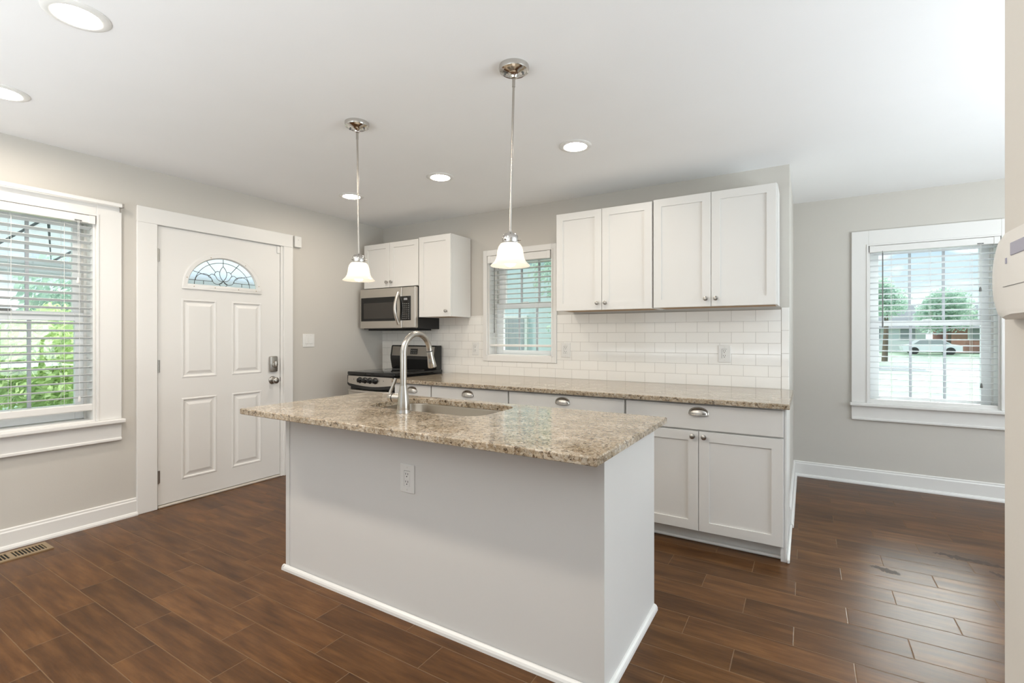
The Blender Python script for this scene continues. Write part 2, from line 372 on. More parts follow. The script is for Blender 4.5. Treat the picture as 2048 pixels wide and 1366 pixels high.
# ------------------------------------------------------------------ the setting
XL, YB, YF, XS, H, TH = -4.015, 3.855, 5.045, -0.10, 2.438, 0.22
XR, YR = 4.6, -4.5
def wall_open(bm, ax, a0, a1, p0, p1, opens):
    """wall along axis ax from a0 to a1, thickness p0..p1, openings (s0,s1,z0,z1)"""
    cuts = sorted(set([a0, a1] + [v for o in opens for v in o[:2]])); 
    for s, e in zip(cuts, cuts[1:]):
        mid = (s + e) / 2; zs = [(0, H)]
        for o in opens:
            if o[0] <= mid <= o[1]: zs = [(0, o[2]), (o[3], H)]
        for z0, z1 in zs:
            if z1 - z0 < 1e-4: continue
            if ax == 'x': box(bm, s, e, p0, p1, z0, z1)
            else: box(bm, p0, p1, s, e, z0, z1)
    return bm
W1 = (0.517, 1.308, 0.690, 2.040); D1 = (1.660, 2.632, 0.0, 2.062)
W2 = (-2.607, -1.922, 1.066, 2.012); W3 = (0.445, 1.253, 0.690, 2.004)
b = bm_(); box(b, XL - 0.3, XR + 0.3, YR - 0.3, YF + 0.3, -0.12, 0.0); struct('floor', b, FLOOR, 'brown wood-look plank tile floor running through the rooms', 'floor')
b = bm_(); box(b, XL - 0.7, XR + 0.7, YR - 0.7, YF + 0.7, H, H + 0.25); struct('ceiling', b, CEIL, 'smooth white painted ceiling', 'ceiling')
struct('wall_left', wall_open(bm_(), 'y', YR, YB + TH, XL - TH, XL, [W1, D1]), WALL, 'greige wall holding the panelled entry door', 'wall')
struct('wall_back', wall_open(bm_(), 'x', XL, XS, YB, YB + TH, [W2]), WALL, 'greige kitchen wall behind the long counter', 'wall')
b = bm_(); box(b, XS - 0.12, XS, YB + TH, YF + TH, 0, H); struct('wall_side', b, WALL, 'short return wall at the end of the kitchen', 'wall')
struct('wall_far', wall_open(bm_(), 'x', XS, XR, YF, YF + TH, [W3]), WALL, 'grey far wall of the adjoining room with a window', 'wall')
b = bm_(); box(b, 0.18, 0.30, YR, 0.711, 0, H); struct('wall_near', b, WALL, 'beige wall end close by on the right holding the thermostat', 'wall')
struct('wall_right', wall_open(bm_(), 'y', YR, YF, XR, XR + TH, [(0.9, 3.5, 0.35, 2.25)]), WALL, 'wall of the adjoining room outside the picture', 'wall')
struct('wall_rear', wall_open(bm_(), 'x', XL, XR, YR - TH, YR, [(-3.6, -0.2, 0.2, 2.3)]), WALL, 'wall behind the viewer with a wide opening', 'wall')

def base_profile(h=0.122):   # (out, z)
    return [(0, 0), (0.030, 0), (0.030, 0.010), (0.024, 0.022), (0.016, 0.026), (0.016, h - 0.022), (0.011, h - 0.014), (0.011, h - 0.005), (0.006, h), (0, h)]
def baseboard(name, ax, a0, a1, wall, sgn, label, h=0.122):
    b = bm_(); poly = [(wall + sgn * o, z) for o, z in base_profile(h)]
    prism(b, poly, ax, a0, a1)
    return struct(name, b, TRIM, label, 'baseboard')
baseboard('baseboard_left', 'y', YR, 1.538, XL, 1, 'white baseboard below the left window')
baseboard('baseboard_left_corner', 'y', 2.742, YB, XL, 1, 'white baseboard between the entry door and the kitchen corner')
baseboard('baseboard_far', 'x', XS, XR, YF, -1, 'white baseboard along the far wall of the adjoining room', 0.135)
baseboard('baseboard_side', 'y', 3.655, YF, XS, 1, 'white baseboard returning round the end of the kitchen wall', 0.135)
baseboard('baseboard_right', 'y', YR, YF, XR, -1, 'white baseboard on the unseen wall of the adjoining room')

# ---------------------------- windows (local frame: x along wall to the right, y outward, z up)
def make_window(n, origin, rz, hw, z0, z1, casing, dsash, glass_x, muntins, zglass, rail, label, stool=True, head_step=False):
    root = thing('window_%d' % n, label, 'window', origin, rz, None, 'structure')
    x0, x1 = -hw, hw
    b = bm_(); ct = 0.02
    zb = z0 if stool else z0 - casing[2]
    box(b, x0 - casing[0], x0, -ct, 0.0, zb, z1 + casing[1], 0.003); box(b, x1, x1 + casing[0], -ct, 0.0, zb, z1 + casing[1], 0.003)
    box(b, x0 - 0.001, x1 + 0.001, -ct, 0.0, z1, z1 + casing[1], 0.003)
    if not stool: box(b, x0 - 0.001, x1 + 0.001, -ct, 0.0, zb, z0, 0.003)
    # inner bead of the casing
    box(b, x0 - 0.014, x0, -ct - 0.006, -ct + 0.004, z0, z1 + 0.014, 0.002); box(b, x1, x1 + 0.014, -ct - 0.006, -ct + 0.004, z0, z1 + 0.014, 0.002)
    box(b, x0, x1, -ct - 0.006, -ct + 0.004, z1, z1 + 0.014, 0.002)
    new('window_casing', b, TRIM, root, local=True)
    b = bm_(); jt = 0.012
    box(b, x0, x0 + jt, -0.001, TH, z0, z1); box(b, x1 - jt, x1, -0.001, TH, z0, z1); box(b, x0 + jt, x1 - jt, -0.001, TH, z1 - jt, z1); box(b, x0 + jt, x1 - jt, 0.0, TH, z0, z0 + 0.01)
    # sash stops and tracks
    for s in (-1, 1):
        xa = s * (hw - jt)
        box(b, xa, xa - s * 0.012, dsash - 0.026, dsash - 0.018, z0, z1); box(b, xa, xa - s * 0.014, dsash + 0.016, dsash + 0.024, z0, z1)
    new('window_jamb', b, TRIM, root, local=True)
    if stool:
        b = bm_(); box(b, x0 - casing[0] - 0.012, x1 + casing[0] + 0.012, -0.055, -0.0, z0 - 0.027, z0, 0.006, 2); box(b, x0, x1, -0.01, dsash - 0.02, z0 - 0.02, z0 + 0.001)
        new('window_sill', b, TRIM, root, local=True)
        b = bm_(); box(b, x0 - casing[0], x1 + casing[0], -0.018, 0.0, z0 - 0.145, z0 - 0.027, 0.003); box(b, x0 - casing[0], x1 + casing[0], -0.026, 0.0, z0 - 0.147, z0 - 0.127, 0.004)
        new('window_apron', b, TRIM, root, local=True)
    gx0, gx1 = glass_x; zr0, zr1 = rail
    def sash(name, za, zb_, ga, gb, y, th):
        b = bm_(); xa, xb = x0 + 0.02, x1 - 0.02
        for s, e in ((xa, gx0), (gx1, xb)): box(b, s, e, y - th / 2, y + th / 2, za, zb_, 0.002)
        box(b, gx0, gx1, y - th / 2, y + th / 2, za, ga, 0.002); box(b, gx0, gx1, y - th / 2, y + th / 2, gb, zb_, 0.002)
        o = new(name, b, VINYL, root, local=True)
        for mx in muntins:
            b = bm_(); box(b, mx - 0.009, mx + 0.009, y - 0.007, y - 0.0025, ga, gb, 0.001); box(b, mx - 0.009, mx + 0.009, y + 0.0025, y + 0.007, ga, gb, 0.001); new('muntin', b, GRILLE, o, local=True)
        b = bm_(); box(b, gx0 - 0.004, gx1 + 0.004, y - 0.002, y + 0.002, ga - 0.004, gb + 0.004)
        new('glass_pane', b, GLASS, o, local=True)
        return o
    ls = sash('lower_sash', z0 + 0.012, zr1, zglass[0], zr0, dsash, 0.032)
    sash('upper_sash', zr0, z1 - 0.012, zr1 + 0.004, zglass[1], dsash + 0.042, 0.032)
    b = bm_(); box(b, -0.03, 0.03, dsash - 0.02, dsash - 0.002, zr1 - 0.002, zr1 + 0.014, 0.004); new('sash_lock', b, DARK_CORD if n == 1 else VINYL, root, local=True)
    return root, ls
w1, ls1 = make_window(1, (XL, 0.9125, 0), PI / 2, 0.3955, W1[2], W1[3], (0.139, 0.115, 0.05), 0.135, (-0.328, 0.328), (-0.1095, 0.1095), (0.803, 1.985), (1.352, 1.406), 'white cased window left of the entry door')
b = bm_(); box(b, -0.01, 0.06, 0.117, 0.1195, 0.770, 0.790); new('orange_patch', b, ORANGEM, w1, local=True)  # orange patch set on the sash in place of something orange outside
w2, _ = make_window(2, (-2.2645, YB, 0), 0, 0.3425, W2[2], W2[3], (0.048, 0.055, 0.055), 0.135, (-0.245, 0.305), (-0.073, 0.118), (1.115, 1.96), (1.515, 1.56), 'small white framed window over the long counter', stool=False)
w3, _ = make_window(3, (0.849, YF, 0), 0, 0.404, W3[2], W3[3], (0.117, 0.130, 0.05), 0.135, (-0.318, 0.322), (-0.107, 0.109), (0.742, 1.95), (1.335, 1.377), 'white cased window in the far wall of the adjoining room')

# ---------------------------- blinds
def make_blind(label, origin, rz, hw, ztop, head_h, zb0, zb1, tilt, pitch, yc, slat0, wand_x=None, cord_x=None, dark=False, tas=(1.6, 0.84)):
    t = thing('window_blind', label, 'blind', origin, rz, 'horizontal slat blinds in the windows')
    b = bm_(); box(b, -hw, hw, -0.026, 0.030, ztop - head_h, ztop, 0.003)
    for s in (-1, 1): box(b, s * hw, s * (hw - 0.035), -0.030, -0.024, ztop - head_h - 0.002, ztop + 0.001, 0.002)
    new('head_rail', b, TRIM, t, local=True)
    sw = 0.050; b = bm_(); z = slat0; n = 0; hx = hw - 0.006
    while z > zb1 + 0.018:
        tb = bmesh.new(); rows = []
        for k in range(5):
            f = k / 4 - 0.5; yy = f * sw; zz = 0.0022 * (1 - (2 * f) ** 2)
            rows.append([tb.verts.new((-hx, yy, zz)), tb.verts.new((hx, yy, zz)), tb.verts.new((hx, yy, zz - 0.0025)), tb.verts.new((-hx, yy, zz - 0.0025))])
        for p, q in zip(rows, rows[1:]):
            for k in range(4): tb.faces.new((p[k], p[(k + 1) % 4], q[(k + 1) % 4], q[k]))
        tb.faces.new(rows[0]); tb.faces.new(list(reversed(rows[-1])))
        bmesh.ops.recalc_face_normals(tb, faces=tb.faces[:])
        merge(b, tb, Matrix.Translation((0, yc, z)) @ Matrix.Rotation(-tilt, 4, 'X'))
        z -= pitch; n += 1
    new('slats', b, SLAT, t, local=True)
    b = bm_(); box(b, -hw + 0.002, hw - 0.002, yc - 0.025, yc + 0.025, zb0, zb1, 0.006, 2); new('bottom_rail', b, TRIM, t, local=True)
    for cx in (-0.62 * hw, 0.0, 0.62 * hw) if hw > 0.36 else (-0.5 * hw, 0.5 * hw):
        b = bm_()
        for yy in (yc - 0.027, yc + 0.027): cyl(b, (cx, yy, zb1 - 0.002), (cx, yy, ztop - head_h + 0.004), 0.0011, n=6)
        new('ladder_cord', b, CORD, t, local=True)
    mcord = DARK_CORD if dark else CORD
    if wand_x is not None:
        b = bm_(); cyl(b, (wand_x[0], -0.034, wand_x[1]), (wand_x[0], -0.034, ztop - head_h - 0.012), 0.0042, n=8); cyl(b, (wand_x[0], -0.034, wand_x[1] - 0.01), (wand_x[0], -0.034, wand_x[1] + 0.04), 0.0055, n=8)
        cyl(b, (wand_x[0], -0.034, ztop - head_h - 0.014), (wand_x[0], -0.026, ztop - head_h + 0.006), 0.002, n=6)
        new('tilt_wand', b, DARK_CORD, t, local=True)
    if cord_x is not None:
        for dx, zt in ((0.0, tas[0]), (0.006, tas[1])):
            b = bm_(); cyl(b, (cord_x + dx, -0.033, zt), (cord_x + dx, -0.030, ztop - head_h + 0.008), 0.0009, n=6); c = new('lift_cord', b, CORD, t, local=True)
            b = bm_(); lathe(b, [(0.003, 0.036), (0.007, 0.026), (0.009, 0.004), (0.007, 0.0)], Matrix.Translation((cord_x + dx, -0.033, zt - 0.03)), 12); new('tassel', b, mcord, c, True, local=True)
        b = bm_(); box(b, cord_x - 0.016, cord_x + 0.020, -0.0285, -0.0255, ztop - head_h + 0.004, ztop - head_h + 0.012); new('cord_slot', b, DARK_CORD, t, local=True)
    return t
R = math.radians
make_blind('white slat blind in the window beside the entry door', (XL, 0.9125, 0), PI / 2, 0.388, 2.036, 0.050, 0.762, 0.806, R(13), 0.0482, 0.032, 1.962, None, 0.298, False, (1.62, 0.86))
make_blind('white slat blind in the small window over the counter', (-2.2645, YB, 0), 0, 0.333, 2.008, 0.066, 1.150, 1.172, R(5), 0.0462, 0.034, 1.925, (-0.25, 1.29), None)
make_blind('white slat blind with a grey wand in the far room window', (0.849, YF, 0), 0, 0.397, 2.001, 0.052, 0.693, 0.722, R(7), 0.0475, 0.032, 1.935, (-0.31, 1.33), 0.285, True, (1.62, 0.885))

# curtain rod over window_1
t = thing('curtain_rod', 'slim white curtain rod along the top of the left window casing', 'curtain rod', (XL, 0.90, 2.13))
b = bm_(); box(b, XL + 0.060, XL + 0.068, 0.20, 1.440, 2.118, 2.142, 0.003); new('rod', b, TRIM, t)
for yy in (0.37, 1.437):
    b = bm_(); box(b, XL + 0.0205, XL + 0.070, yy - 0.006, yy + 0.006, 2.116, 2.144, 0.002); box(b, XL + 0.0205, XL + 0.03, yy - 0.004, yy + 0.004, 2.092, 2.116, 0.001); new('bracket', b, NICKEL, t)

# ---------------------------- entry door
d = thing('door_1', 'white four-panel entry door with a fan-shaped leaded light', 'door', (XL, 2.146, 0), PI / 2, None, 'structure')
Y0 = 2.146
def dy(v): return v - Y0          # local x from world Y
b = bm_()
xa, xb = dy(1.534), dy(2.738)
box(b, xa, dy(1.660), -0.022, 0, 0, 2.055, 0.003); box(b, dy(2.648), xb, -0.022, 0, 0, 2.055, 0.003); box(b, xa, xb, -0.024, 0, 2.053, 2.168, 0.003)
new('door_casing', b, TRIM, d, local=True)
b = bm_()
box(b, dy(1.6605), dy(1.667), 0.0, TH - 0.04, 0, 2.06); box(b, dy(2.626), dy(2.6475), 0.004, TH - 0.04, 0, 2.06); box(b, dy(1.667), dy(2.626), 0.004, TH - 0.04, 2.056, 2.0615); box(b, dy(2.6255), dy(2.6475), -0.006, 0.004, 0, 2.055)
new('door_jamb', b, TRIM, d, local=True)
b = bm_(); box(b, dy(1.667), dy(2.626), -0.012, 0.10, 0.0, 0.016, 0.004); new('threshold', b, THRESH, d, local=True)
# leaf with embossed panels and fan light opening
yf = 0.002; th = 0.044; x0, x1, z0, z1 = dy(1.670), dy(2.622), 0.022, 2.052
FX0, FX1, FZ0, FZ1 = dy(1.829), dy(2.449), 1.612, 1.908      # fan frame outer
PW = [(dy(1.826), dy(2.082)), (dy(2.200), dy(2.452))]; PZ = [(0.172, 0.782), (0.934, 1.532)]
xs = sorted([x0, x1] + [v for p in PW for v in p]); zs = [z0, PZ[0][0], PZ[0][1], PZ[1][0], PZ[1][1], 1.60]
b = bm_()
holes = [(p, q) for p in PW for q in PZ]
def quad_front(bm, a, c, e, g, y): 
    v = [bm.verts.new(p) for p in ((a, y, e), (c, y, e), (c, y, g), (a, y, g))]; bm.faces.new(v)
for xa_, xb_ in zip(xs, xs[1:]):
    for za, zb in zip(zs, zs[1:]):
        if any(abs(p[0] - xa_) < 1e-6 and abs(q[0] - za) < 1e-6 and abs(p[1] - xb_) < 1e-6 for p, q in holes): continue
        quad_front(b, xa_, xb_, za, zb, yf)
# upper field around the half ellipse
cx, rx, rz_ = (FX0 + FX1) / 2, (FX1 - FX0) / 2 - 0.02, FZ1 - FZ0 - 0.02; zc = FZ0 + 0.012
angs = sorted(set([PI * i / 48 for i in range(49)] + [math.atan2(z1 - zc, x1 - cx), math.atan2(z1 - zc, x0 - cx)]))
inn, out = [], []
for a in angs:
    c_, s_ = math.cos(a), math.sin(a)
    ex = (cx + rx * c_, zc + rz_ * s_)
    dx_, dz_ = ex[0] - cx, ex[1] - zc
    k = min(((x1 - cx) / dx_ if dx_ > 1e-9 else 1e9), ((x0 - cx) / dx_ if dx_ < -1e-9 else 1e9), ((z1 - zc) / dz_ if dz_ > 1e-9 else 1e9))
    inn.append(ex); out.append((cx + dx_ * k, zc + dz_ * k))
for i in range(len(angs) - 1):
    v = [b.verts.new((p[0], yf, p[1])) for p in (inn[i], out[i], out[i + 1], inn[i + 1])]; b.faces.new(v)
# corners missed by radial fan
for cxn in (x0, x1):
    k = [i for i in range(len(out) - 1) if (abs(out[i][1] - z1) < 1e-6) != (abs(out[i + 1][1] - z1) < 1e-6)]
for i in range(len(out) - 1):
    if abs(out[i][0] - out[i + 1][0]) > 1e-6 and abs(out[i][1] - out[i + 1][1]) > 1e-6:
        cr = (x1, z1) if out[i][0] > cx else (x0, z1)
        v = [b.verts.new((p[0], yf, p[1])) for p in (out[i], cr, out[i + 1])]; b.faces.new(v)
quad_front(b, x0, x1, 1.60, zc, yf)
# edges and back
for e in ((x0, x0), (x1, x1)):
    v = [b.verts.new(p) for p in ((e[0], yf, z0), (e[0], yf + th, z0), (e[0], yf + th, z1), (e[0], yf, z1))]; b.faces.new(v)
for zz in (z0, z1):
    v = [b.verts.new(p) for p in ((x0, yf, zz), (x1, yf, zz), (x1, yf + th, zz), (x0, yf + th, zz))]; b.faces.new(v)
quad_front(b, x0, x1, z0, zc, yf + th)
for i in range(len(angs) - 1):
    v = [b.verts.new((p[0], yf + th, p[1])) for p in (inn[i], out[i], out[i + 1], inn[i + 1])]; b.faces.new(v)
    v = [b.verts.new(p) for p in ((inn[i][0], yf, inn[i][1]), (inn[i + 1][0], yf, inn[i + 1][1]), (inn[i + 1][0], yf + th, inn[i + 1][1]), (inn[i][0], yf + th, inn[i][1]))]; b.faces.new(v)
for p, q in holes:
    rings_xz(b, p[0], p[1], q[0], q[1], yf, [(0, 0), (0.004, -0.003), (0.012, -0.003), (0.020, 0.007), (0.030, 0.007), (0.052, -0.001)])
bmesh.ops.remove_doubles(b, verts=b.verts[:], dist=1e-5); bmesh.ops.recalc_face_normals(b, faces=b.faces[:])
leaf = new('door_leaf', b, TRIM, d, local=True)
# fan light frame
def half_ring(bm, cx, zc, r0, r1, ybot, ytop):
    t = bmesh.new(); N = 48
    def pt(r, a, y): return t.verts.new((cx + r[0] * math.cos(a), y, zc + r[1] * math.sin(a)))
    prof = [(r0, ybot), (tuple(x - 0.008 for x in r0), ytop), (tuple(x + 0.010 for x in r1), ytop), (r1, ybot + 0.006)]
    R_ = [[pt(r, PI * i / N, y) for r, y in prof] for i in range(N + 1)]
    for p, q in zip(R_, R_[1:]):
        for k in range(3): t.faces.new((p[k], p[k + 1], q[k + 1], q[k]))
    bmesh.ops.recalc_face_normals(t, faces=t.faces[:]); merge(bm, t)
b = bm_(); zb_ = FZ0 + 0.034
half_ring(b, cx, zb_ - 0.012, ((FX1 - FX0) / 2, FZ1 - zb_ + 0.012), ((FX1 - FX0) / 2 - 0.044, FZ1 - zb_ - 0.030), yf, yf - 0.010)
box(b, FX0, FX1, yf - 0.009, yf + 0.006, FZ0, FZ0 + 0.038, 0.003); box(b, FX0 - 0.002, FX1 + 0.002, yf - 0.012, yf, FZ0 - 0.004, FZ0 + 0.008, 0.003)
fr = new('fan_light_frame', b, TRIM, d, 50, local=True)
for a in (0.05, 0.30, 0.62, 0.92):
    b = bm_(); lathe(b, [(0.0035, 0), (0.0035, 0.0015)], along((cx + ((FX1 - FX0) / 2 - 0.022) * math.cos(PI * a), yf - 0.0095, zb_ - 0.012 + (FZ1 - zb_ - 0.012) * math.sin(PI * a)), (0, -1, 0)), 10); new('screw', b, TAN, fr, local=True)
for fx in (0.13, 0.38, 0.68, 0.92):
    b = bm_(); lathe(b, [(0.0035, 0), (0.0035, 0.0015)], along((FX0 + fx * (FX1 - FX0), yf - 0.0090, FZ0 + 0.020), (0, -1, 0)), 10); new('screw', b, TAN, fr, local=True)
gr = ((FX1 - FX0) / 2 - 0.038, FZ1 - zb_ - 0.022); gz = zb_ - 0.012
b = bm_(); pl = [(cx + gr[0] * math.cos(PI * i / 40), gz + gr[1] * math.sin(PI * i / 40)) for i in range(41)]
prism(b, pl, 'y', yf + 0.016, yf + 0.020); lg = new('leaded_glass', b, LEADED, d, local=True)
b = bm_(); yl = yf + 0.014; lr = 0.0022
def P3(x, z): return (cx + x, yl, gz + z)
A, B_ = gr
tube(b, [P3(0.80 * A * math.cos(PI * i / 40), 0.80 * B_ * math.sin(PI * i / 40) + 0.012) for i in range(41)], lr, 6)
zl = 0.050
tube(b, [P3(-A * 0.97, zl), P3(-0.085, zl)], lr, 6); tube(b, [P3(0.085, zl), P3(A * 0.97, zl)], lr, 6)
for sx in (-1, 1): tube(b, [P3(sx * 0.15, 0.022), P3(sx * 0.15, zl)], lr, 6)
for a, ex_, ez_ in ((PI / 2, 0.0, 0.178), (0.34 * PI, 0.060, 0.126), (0.66 * PI, -0.060, 0.126), (0.17 * PI, 0.108, 0.090), (0.83 * PI, -0.108, 0.090)):
    tube(b, [P3(A * 0.99 * math.cos(a), B_ * 0.99 * math.sin(a)), P3(ex_, ez_)], lr, 6)
def smooth(pts, k=6):
    P = [pts[0]] + list(pts) + [pts[-1]]; o = []
    for a_, b__, c__, d__ in zip(P, P[1:], P[2:], P[3:]):
        for i in range(k):
            t_ = i / k; o.append(tuple(0.5 * (2 * b__[j] + (c__[j] - a_[j]) * t_ + (2 * a_[j] - 5 * b__[j] + 4 * c__[j] - d__[j]) * t_ ** 2 + (3 * b__[j] - a_[j] - 3 * c__[j] + d__[j]) * t_ ** 3) for j in (0, 1)))
    return o + [pts[-1]]
for sx in (-1, 1):
    tube(b, [P3(sx * (0.085 + 0.062 - 0.062 * math.cos(PI * i / 16)), zl + 0.055 * math.sin(PI * i / 16)) for i in range(17)], lr, 6)
    tube(b, [P3(sx * x, z) for x, z in smooth(((0, 0.178), (0.018, 0.152), (0.028, 0.122), (0.022, 0.090), (0.008, 0.068), (0, 0.058)))], lr, 6)
    tube(b, [P3(sx * x, z) for x, z in smooth(((0.026, 0.130), (0.048, 0.134), (0.068, 0.112), (0.058, 0.092), (0.046, 0.072), (0.024, 0.058), (0, 0.058)))], lr, 6)
    tube(b, [P3(sx * x, z) for x, z in smooth(((0.064, 0.100), (0.088, 0.108), (0.112, 0.086), (0.090, 0.072), (0.074, 0.040), (0.044, 0.030), (0.020, 0.042), (0, 0.058)))], lr, 6)
    tube(b, [P3(sx * x, z) for x, z in smooth(((0.0, 0.058), (0.012, 0.042), (0.030, 0.028), (0.012, 0.014), (0.0, 0.006)))], lr, 6)
new('lead_came', b, LEAD, lg, 60, local=True)
# hinges
for zz in (1.838, 1.031, 0.227):
    b = bm_(); cyl(b, (dy(1.6685), -0.007, zz - 0.047), (dy(1.6685), -0.007, zz + 0.047), 0.0065, n=12); box(b, dy(1.668), dy(1.684), -0.0005, 0.0015, zz - 0.045, zz + 0.045); new('hinge', b, NICKEL_D, d, 40, local=True)
# deadbolt and knob
b = bm_(); xk = dy(2.553)
box(b, xk - 0.036, xk + 0.036, -0.026, yf, 0.936, 1.074, 0.010, 3)
db = new('deadbolt', b, NICKEL_D, d, 40, local=True)
b = bm_(); lathe(b, [(0.027, 0), (0.025, 0.008), (0.012, 0.010)], along((xk + 0.004, -0.026, 1.0), (0, -1, 0)), 24); box(b, xk - 0.008, xk + 0.020, -0.052, -0.028, 0.975, 1.035, 0.010, 3); new('thumb_turn', b, NICKEL, db, 40, local=True)
b = bm_(); lathe(b, [(0.036, 0), (0.035, 0.005), (0.028, 0.010), (0.012, 0.014), (0.011, 0.030), (0.020, 0.036), (0.0275, 0.046), (0.028, 0.056), (0.022, 0.064), (0.0, 0.067)], along((xk, yf, 0.862), (0, -1, 0)), 28)
new('door_knob', b, NICKEL_D, d, 50, local=True)
b = bm_(); box(b, dy(2.6235), dy(2.632), -0.003, 0.004, 0.845, 0.885, 0.002); new('strike_plate', b, BLACKM, d, local=True)
b = bm_(); box(b, dy(2.592), dy(2.620), -0.010, yf, 1.985, 2.046, 0.003); new('contact_magnet', b, PLASTIC, d, local=True)
t = thing('door_sensor', 'small white alarm sensor at the top right of the door casing', 'sensor', (XL, 2.795, 2.115))
b = bm_(); box(b, XL, XL + 0.028, 2.752, 2.822, 2.064, 2.166, 0.004, 2); new('sensor_body', b, PLASTIC, t)
b = bm_(); box(b, XL + 0.028, XL + 0.0295, 2.785, 2.789, 2.13, 2.134); new('indicator', b, KEYC, t)

# ---------------------------- switches and outlets
def wall_plate(name, label, cat, origin, rz, w, h, n, group, kind):
    t = thing(name, label, cat, origin, rz, group)
    b = bm_(); box(b, -w / 2, w / 2, -0.006, 0.0, -h / 2, h / 2, 0.003, 2); new('cover_plate', b, PLASTIC, t, local=True)
    for i in range(n):
        xc = (i - (n - 1) / 2) * 0.046
        if kind == 'switch':
            b = bm_(); box(b, xc - 0.0165, xc + 0.0165, -0.0085, -0.0055, -0.033, 0.033, 0.001); box(b, xc - 0.0145, xc + 0.0145, -0.0105, -0.008, -0.030, 0.002, 0.001); new('rocker', b, PLASTIC, t, local=True)
        else:
            b = bm_(); box(b, xc - 0.0165, xc + 0.0165, -0.0078, -0.0055, -0.0335, 0.0335, 0.001); rc = new('receptacle', b, PLASTIC, t, local=True)
            b = bm_(); 
            box(b, xc - 0.0178, xc - 0.0166, -0.0064, -0.0058, -0.034, 0.034); box(b, xc - 0.0178, xc + 0.0178, -0.0064, -0.0058, 0.0336, 0.0348)
            for zz in (0.018, -0.016):
                for s in (-1, 1): box(b, xc + s * 0.0064 - 0.0012, xc + s * 0.0064 + 0.0012, -0.0083, -0.0076, zz - 0.001, zz + 0.0075)
                lathe(b, [(0.0028, 0), (0.0028, 0.0006)], along((xc, -0.0077, zz - 0.008), (0, -1, 0)), 10)
            new('slot', b, SLOT, rc, local=True)
        for zz in (-h / 2 + 0.014, h / 2 - 0.014):
            b = bm_(); lathe(b, [(0.003, 0), (0.0025, 0.001)], along((xc, -0.006, zz), (0, -1, 0)), 10); new('screw', b, BEIGE_PL, t, local=True)
    return t
wall_plate('light_switch', 'white double rocker switch on the wall right of the entry door', 'switch', (XL, 2.912, 1.208), PI / 2, 0.124, 0.122, 2, None, 'switch')
YT = YB - 0.011
OG = 'white wall outlets'
wall_plate('wall_outlet', 'white outlet on the tiles left of the small window', 'outlet', (-2.748, YT, 1.127), 0, 0.078, 0.122, 1, OG, 'o')
wall_plate('wall_outlet', 'white outlet on the tiles just right of the small window', 'outlet', (-1.786, YT, 1.129), 0, 0.084, 0.126, 1, OG, 'o')
wall_plate('wall_outlet', 'white outlet on the tiles near the right end of the counter', 'outlet', (-0.513, YT, 1.121), 0, 0.084, 0.126, 1, OG, 'o')
wall_plate('wall_outlet', 'white outlet on the front panel of the island', 'outlet', (-1.512, 1.600, 0.621), 0, 0.084, 0.126, 1, OG, 'o')

# ---------------------------- backsplash
b = bm_()
for a, c, e, g in ((XL + 0.001, -2.657, 0.60, 1.446), (-2.657, -1.872, 0.60, 1.010), (-1.872, -0.150, 0.60, 1.4362)): box(b, a, c, YT, YB - 0.0005, e if a > -3.0 else 0.6, g)
bs = tag(new('tile_backsplash', b, SUBWAY), 'white subway tile backsplash above the long counter', 'backsplash', None, 'structure')
b = bm_(); box(b, -0.1495, XS - 0.001, YT - 0.0005, YB - 0.0005, 0.60, 1.452, 0.004, 2); new('end_tiles', b, BULL, bs)

# ---------------------------- cabinets
def knob(x, z, yf, parent):
    b = bm_(); lathe(b, [(0.010, 0), (0.007, 0.004), (0.006, 0.012), (0.012, 0.017), (0.0155, 0.022), (0.0145, 0.027), (0.008, 0.030), (0.0, 0.031)], along((x, yf, z), (0, -1, 0)), 20)
    return new('knob', b, NICKEL_D, parent, 50)
def cup_pull(x, z, yf, parent):
    b = bm_(); t = bmesh.new(); N, K = 20, 8; a, bb, h = 0.054, 0.026, 0.040
    R_ = [[t.verts.new((x + a * math.cos(PI * i / N), yf - 0.001 - bb * math.sin(PI * i / N) * math.cos(PI / 2 * k / K), z - 0.020 + h * (math.sin(PI * i / N) ** 0.7) * math.sin(PI / 2 * k / K) )) for k in range(K + 1)] for i in range(N + 1)]
    for p, q in zip(R_, R_[1:]):
        for k in range(K): t.faces.new((p[k], p[k + 1], q[k + 1], q[k]))
    bmesh.ops.remove_doubles(t, verts=t.verts[:], dist=1e-6); bmesh.ops.recalc_face_normals(t, faces=t.faces[:]); merge(b, t)
    tube(b, [(x + 0.055 * math.cos(PI * i / 20), yf - 0.002, z - 0.020 + 0.042 * (math.sin(PI * i / 20) ** 0.7)) for i in range(21)], 0.0025, 6)
    tube(b, [(x + 0.054 * math.cos(PI * i / 20), yf - 0.001 - 0.026 * math.sin(PI * i / 20), z - 0.020) for i in range(21)], 0.002, 6)
    return new('cup_pull', b, NICKEL, parent, 50)
